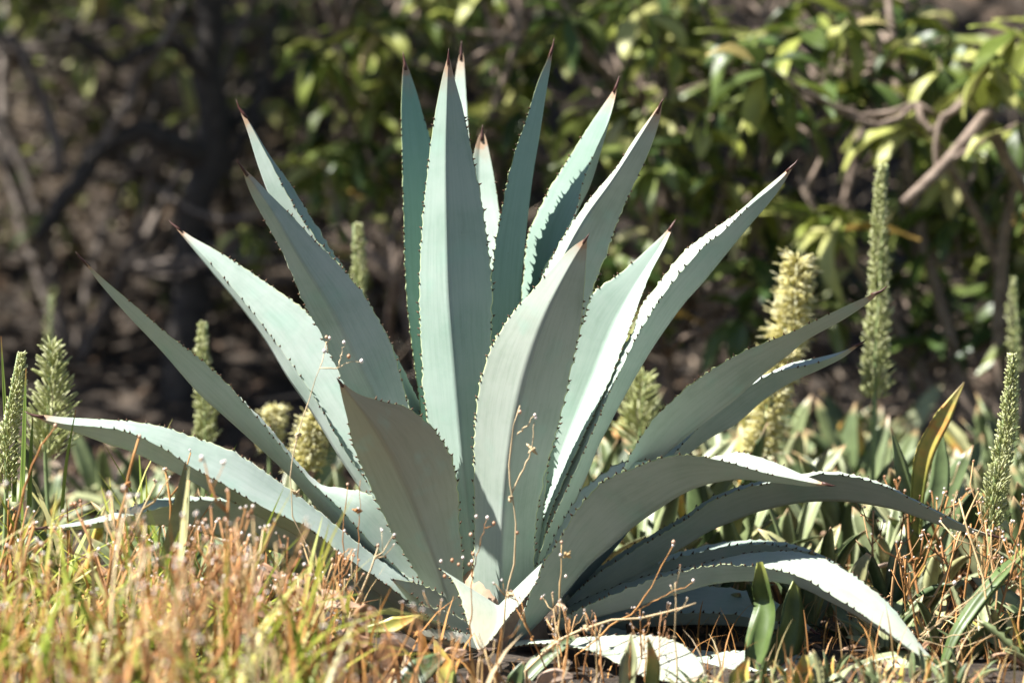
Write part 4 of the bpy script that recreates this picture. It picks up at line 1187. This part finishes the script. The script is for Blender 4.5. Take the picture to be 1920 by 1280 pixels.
def tree(label, base, trunk, limbs, crown_c, crown_r, nleaf, seed, name='shade_tree'):
    rr = random.Random(seed)
    root = empty(name, (base[0], base[1], ground_z(*base)), label, 'tree', 'trees behind the agave')
    b0 = np.array([base[0], base[1], ground_z(*base) - 0.1])
    tp = [b0] + trunk
    mb = MB(); C = resample(tp, 16)
    C = C + np.array([[rr.uniform(-.012, .012), rr.uniform(-.012, .012), 0] for _ in range(16)])
    mb.tube(C, list(np.linspace(0.062, 0.035, 16)), 9)
    mb.build('trunk', M['bark_dark'], root)
    for pts, r0, mat in limbs:
        mb = MB(); C = resample(pts, 14)
        C = C + np.array([[rr.uniform(-.012, .012) for _ in range(3)] for _ in range(14)])
        mb.tube(C, list(np.linspace(r0, r0 * 0.55, 14)), 8)
        mb.build('limb', M[mat], root)
    for k in range(9):
        a = k * 0.7
        e = np.array(crown_c) + np.array([math.cos(a) * crown_r[0] * 0.7, math.sin(a) * crown_r[1] * 0.7, rr.uniform(-0.3, 0.5) * crown_r[2]])
        C = resample([tp[-1], (tp[-1] + e) / 2 + np.array([0, 0, 0.15]), e], 8)
        mb = MB(); mb.tube(C, list(np.linspace(0.028, 0.008, 8)), 6); mb.build('limb', M['bark_dark'], root)
    fo = MB()  # crown sits above the view, put there to dapple the background with shade
    clumps = [np.array(crown_c) + np.array([rr.gauss(0, 0.5) * crown_r[0], rr.gauss(0, 0.5) * crown_r[1], rr.uniform(-0.8, 0.8) * crown_r[2]]) for _ in range(nleaf // 75)]
    for k in range(nleaf):
        c = rr.choice(clumps) + np.array([rr.gauss(0, 0.16), rr.gauss(0, 0.16), rr.gauss(0, 0.10)])
        a, b = rr.uniform(0, 6.28), rr.uniform(-0.7, 0.5)
        d = np.array([math.cos(a) * math.cos(b), math.sin(a) * math.cos(b), math.sin(b)])
        s = np.cross(d, [rr.uniform(-.4, .4), rr.uniform(-.4, .4), 1]); s /= np.linalg.norm(s)
        L = rr.uniform(0.08, 0.14); W = L * 0.45
        fo.add([c, c + d * L * .45 - s * W / 2, c + d * L, c + d * L * .45 + s * W / 2], [(0, 1, 2, 3)])
    tag(fo.build('crown', M['crown'], root, smooth=False), kind='stuff')

tA = [P(360, 420, 4.3), P(398, 280, 4.3), P(392, 150, 4.3), P(400, -20, 4.3), P(420, -300, 4.3)]
tree('gnarled dark tree with arching bare limbs behind the left agave leaves', (P(340, 700, 4.3)[0], 4.3), tA,
     [([P(395, 310, 4.3), P(340, 285, 4.25), P(270, 250, 4.2), P(190, 285, 4.2), P(125, 365, 4.15), P(60, 470, 4.1)], 0.040, 'bark_dark'),
      ([P(395, 160, 4.3), P(330, 85, 4.2), P(270, 95, 4.1), P(215, 120, 4.1), P(120, 60, 4.0)], 0.026, 'bark_dark'),
      ([P(190, 280, 4.2), P(250, 170, 4.15), P(320, 60, 4.1), P(360, -40, 4.1)], 0.020, 'bark'),
      ([P(398, 270, 4.3), P(480, 190, 4.4), P(560, 130, 4.5), P(640, 60, 4.6)], 0.024, 'bark_dark'),
      ([P(398, 330, 4.3), P(460, 260, 4.3), P(500, 150, 4.35), P(520, 20, 4.4)], 0.022, 'bark_dark'),
      ([P(110, 330, 4.0), P(95, 220, 4.0), P(40, 110, 4.0), P(-40, 40, 4.0)], 0.020, 'bark')],
     (P(300, -500, 4.4)[0] - 0.9, 3.9, 2.7), (1.5, 1.7, 0.7), 4300, 51)
tree('added unseen tree left of the dark gnarled tree, its crown shading the thicket', (-2.9, 5.0),  # stands out of view, added so its crown shades the left background
     [np.array([-2.85, 5.0, 1.2]), np.array([-2.7, 4.95, 2.2]), np.array([-2.6, 4.9, 3.0])], [], (-2.4, 6.4, 3.6), (1.9, 1.7, 0.7), 4600, 52)
tree('added slim tree behind the darker shrub, its unseen crown shading the leaves', (0.1, 5.6),  # added for the shade its unseen crown throws on the shrubs
     [np.array([0.1, 5.6, 2.0]), np.array([0.02, 5.55, 2.9]), np.array([-0.1, 5.5, 3.4])], [], (-0.3, 5.2, 3.6), (1.7, 1.3, 0.6), 4200, 53)

def thicket(name, m, n, area, label, seed, zr=(0.0, 1.4), lr=(0.15, 0.7), rr_=(0.0025, 0.008)):
    rr = random.Random(seed); mb = MB()
    for k in range(n):
        x = rr.uniform(area[0], area[1]); y = rr.uniform(area[2], area[3])
        z = ground_z(x, y) + rr.uniform(*zr)
        a = rr.uniform(0, 6.28); b = rr.gauss(0.3, 0.6)
        L = rr.uniform(*lr)
        d = np.array([math.cos(a) * math.cos(b), math.sin(a) * math.cos(b), math.sin(b)]) * L
        p = np.array([x, y, z]); r0 = rr.uniform(*rr_)
        mb.tube([p, p + d * 0.5 + np.array([rr.uniform(-.04, .04), rr.uniform(-.04, .04), rr.uniform(-.04, .04)]), p + d], [r0, r0 * .8, r0 * .4], 4, False)
    return tag(mb.build(name, m), label, 'thicket', None, 'stuff')
tree('added tall tree behind the cut-branch shrub, its unseen crown shading the bank', (1.9, 5.2),  # added so that its unseen crown darkens the bank behind the shrub
     [np.array([1.9, 5.2, 2.0]), np.array([1.8, 5.1, 2.9]), np.array([1.6, 5.0, 3.4])], [], (0.9, 4.6, 3.3), (1.6, 1.0, 0.6), 2400, 54)
thicket('dead_thicket', M['twig'], 1300, (-4.0, 0.3, 5.8, 8.8), 'tangle of grey and brown dead twigs behind the left agave leaves', 61)
thicket('bare_twigs', M['twig'], 500, (-0.2, 3.2, 2.6, 5.6), 'bare brown twigs low inside the shrubs behind the agave', 62, (0.0, 0.7))

def litter(name, n, area, label, seed, size=(0.025, 0.08), lift=0.03):
    rr = random.Random(seed); mb = MB()
    for k in range(n):
        x = rr.uniform(area[0], area[1]); y = rr.uniform(area[2], area[3])
        if not agave_clear(x, y): continue
        c = np.array([x, y, ground_z(x, y) + rr.uniform(0.002, lift)])
        a = rr.uniform(0, 6.28); b = rr.gauss(0, 0.45)
        d = np.array([math.cos(a) * math.cos(b), math.sin(a) * math.cos(b), math.sin(b)])
        s = np.cross(d, [rr.uniform(-.8, .8), rr.uniform(-.8, .8), 1]); s /= np.linalg.norm(s)
        nn = np.cross(s, d)
        L = rr.uniform(*size); W = L * rr.uniform(0.25, 0.5)
        mb.add([c, c + d * L * .4 - s * W / 2 + nn * W * .3, c + d * L, c + d * L * .4 + s * W / 2 + nn * W * .3, c + d * L * .45], [(0, 1, 4), (1, 2, 4), (2, 3, 4), (3, 0, 4)])
    return tag(mb.build(name, M['litter'], smooth=False), label, 'leaf litter', None, 'stuff')
litter('bank_litter', 9000, (-4, 4, 1.9, 9.5), 'brown fallen leaves covering the bank behind the agave', 71, (0.04, 0.11), 0.06)
litter('near_litter', 2200, (-1.4, 2.0, -1.2, 2.0), 'small brown leaf litter on the soil around the agave', 72, (0.012, 0.05), 0.02)

def dead_leaves(n, area, seed, hmax=1.3, nm='dead_foliage', lab='clumps of withered brown and olive leaves hanging in the dead twigs'):
    rr = random.Random(seed); mb = MB()
    cl = [(rr.uniform(area[0], area[1]), rr.uniform(area[2], area[3]), rr.uniform(0.02, hmax)) for _ in range(n // 16)]
    for k in range(n):
        x, y, h = rr.choice(cl)
        c = np.array([x + rr.gauss(0, .09), y + rr.gauss(0, .09), ground_z(x, y) + max(h + rr.gauss(0, .08), 0.02)])
        a = rr.uniform(0, 6.28); b = rr.uniform(-1.3, 0.4)
        d = np.array([math.cos(a) * math.cos(b), math.sin(a) * math.cos(b), math.sin(b)])
        q = np.cross(d, [rr.uniform(-.8, .8), rr.uniform(-.8, .8), 1]); q /= np.linalg.norm(q)
        nn = np.cross(q, d)
        L = rr.uniform(0.035, 0.10); W = L * rr.uniform(0.25, 0.5)
        mb.add([c, c + d * L * .4 - q * W / 2 + nn * W * .3, c + d * L, c + d * L * .4 + q * W / 2 + nn * W * .3, c + d * L * .45], [(0, 1, 4), (1, 2, 4), (2, 3, 4), (3, 0, 4)])
    tag(mb.build(nm, M['dead_fol'], smooth=False), lab, 'foliage', None, 'stuff')
dead_leaves(9000, (-4.2, 0.2, 5.8, 8.8), 81, 1.5)
dead_leaves(1500, (-2.8, -0.1, 4.4, 5.8), 82, 0.5, 'dead_brush', 'low brush of withered brown leaves on the bank left of the shrubs')
thicket('dead_brush_twigs', M['twig'], 500, (-2.8, -0.1, 4.4, 5.8), 'thin dead twigs of the low brown brush on the bank', 63, (0.0, 0.55), (0.15, 0.4), (0.002, 0.005))
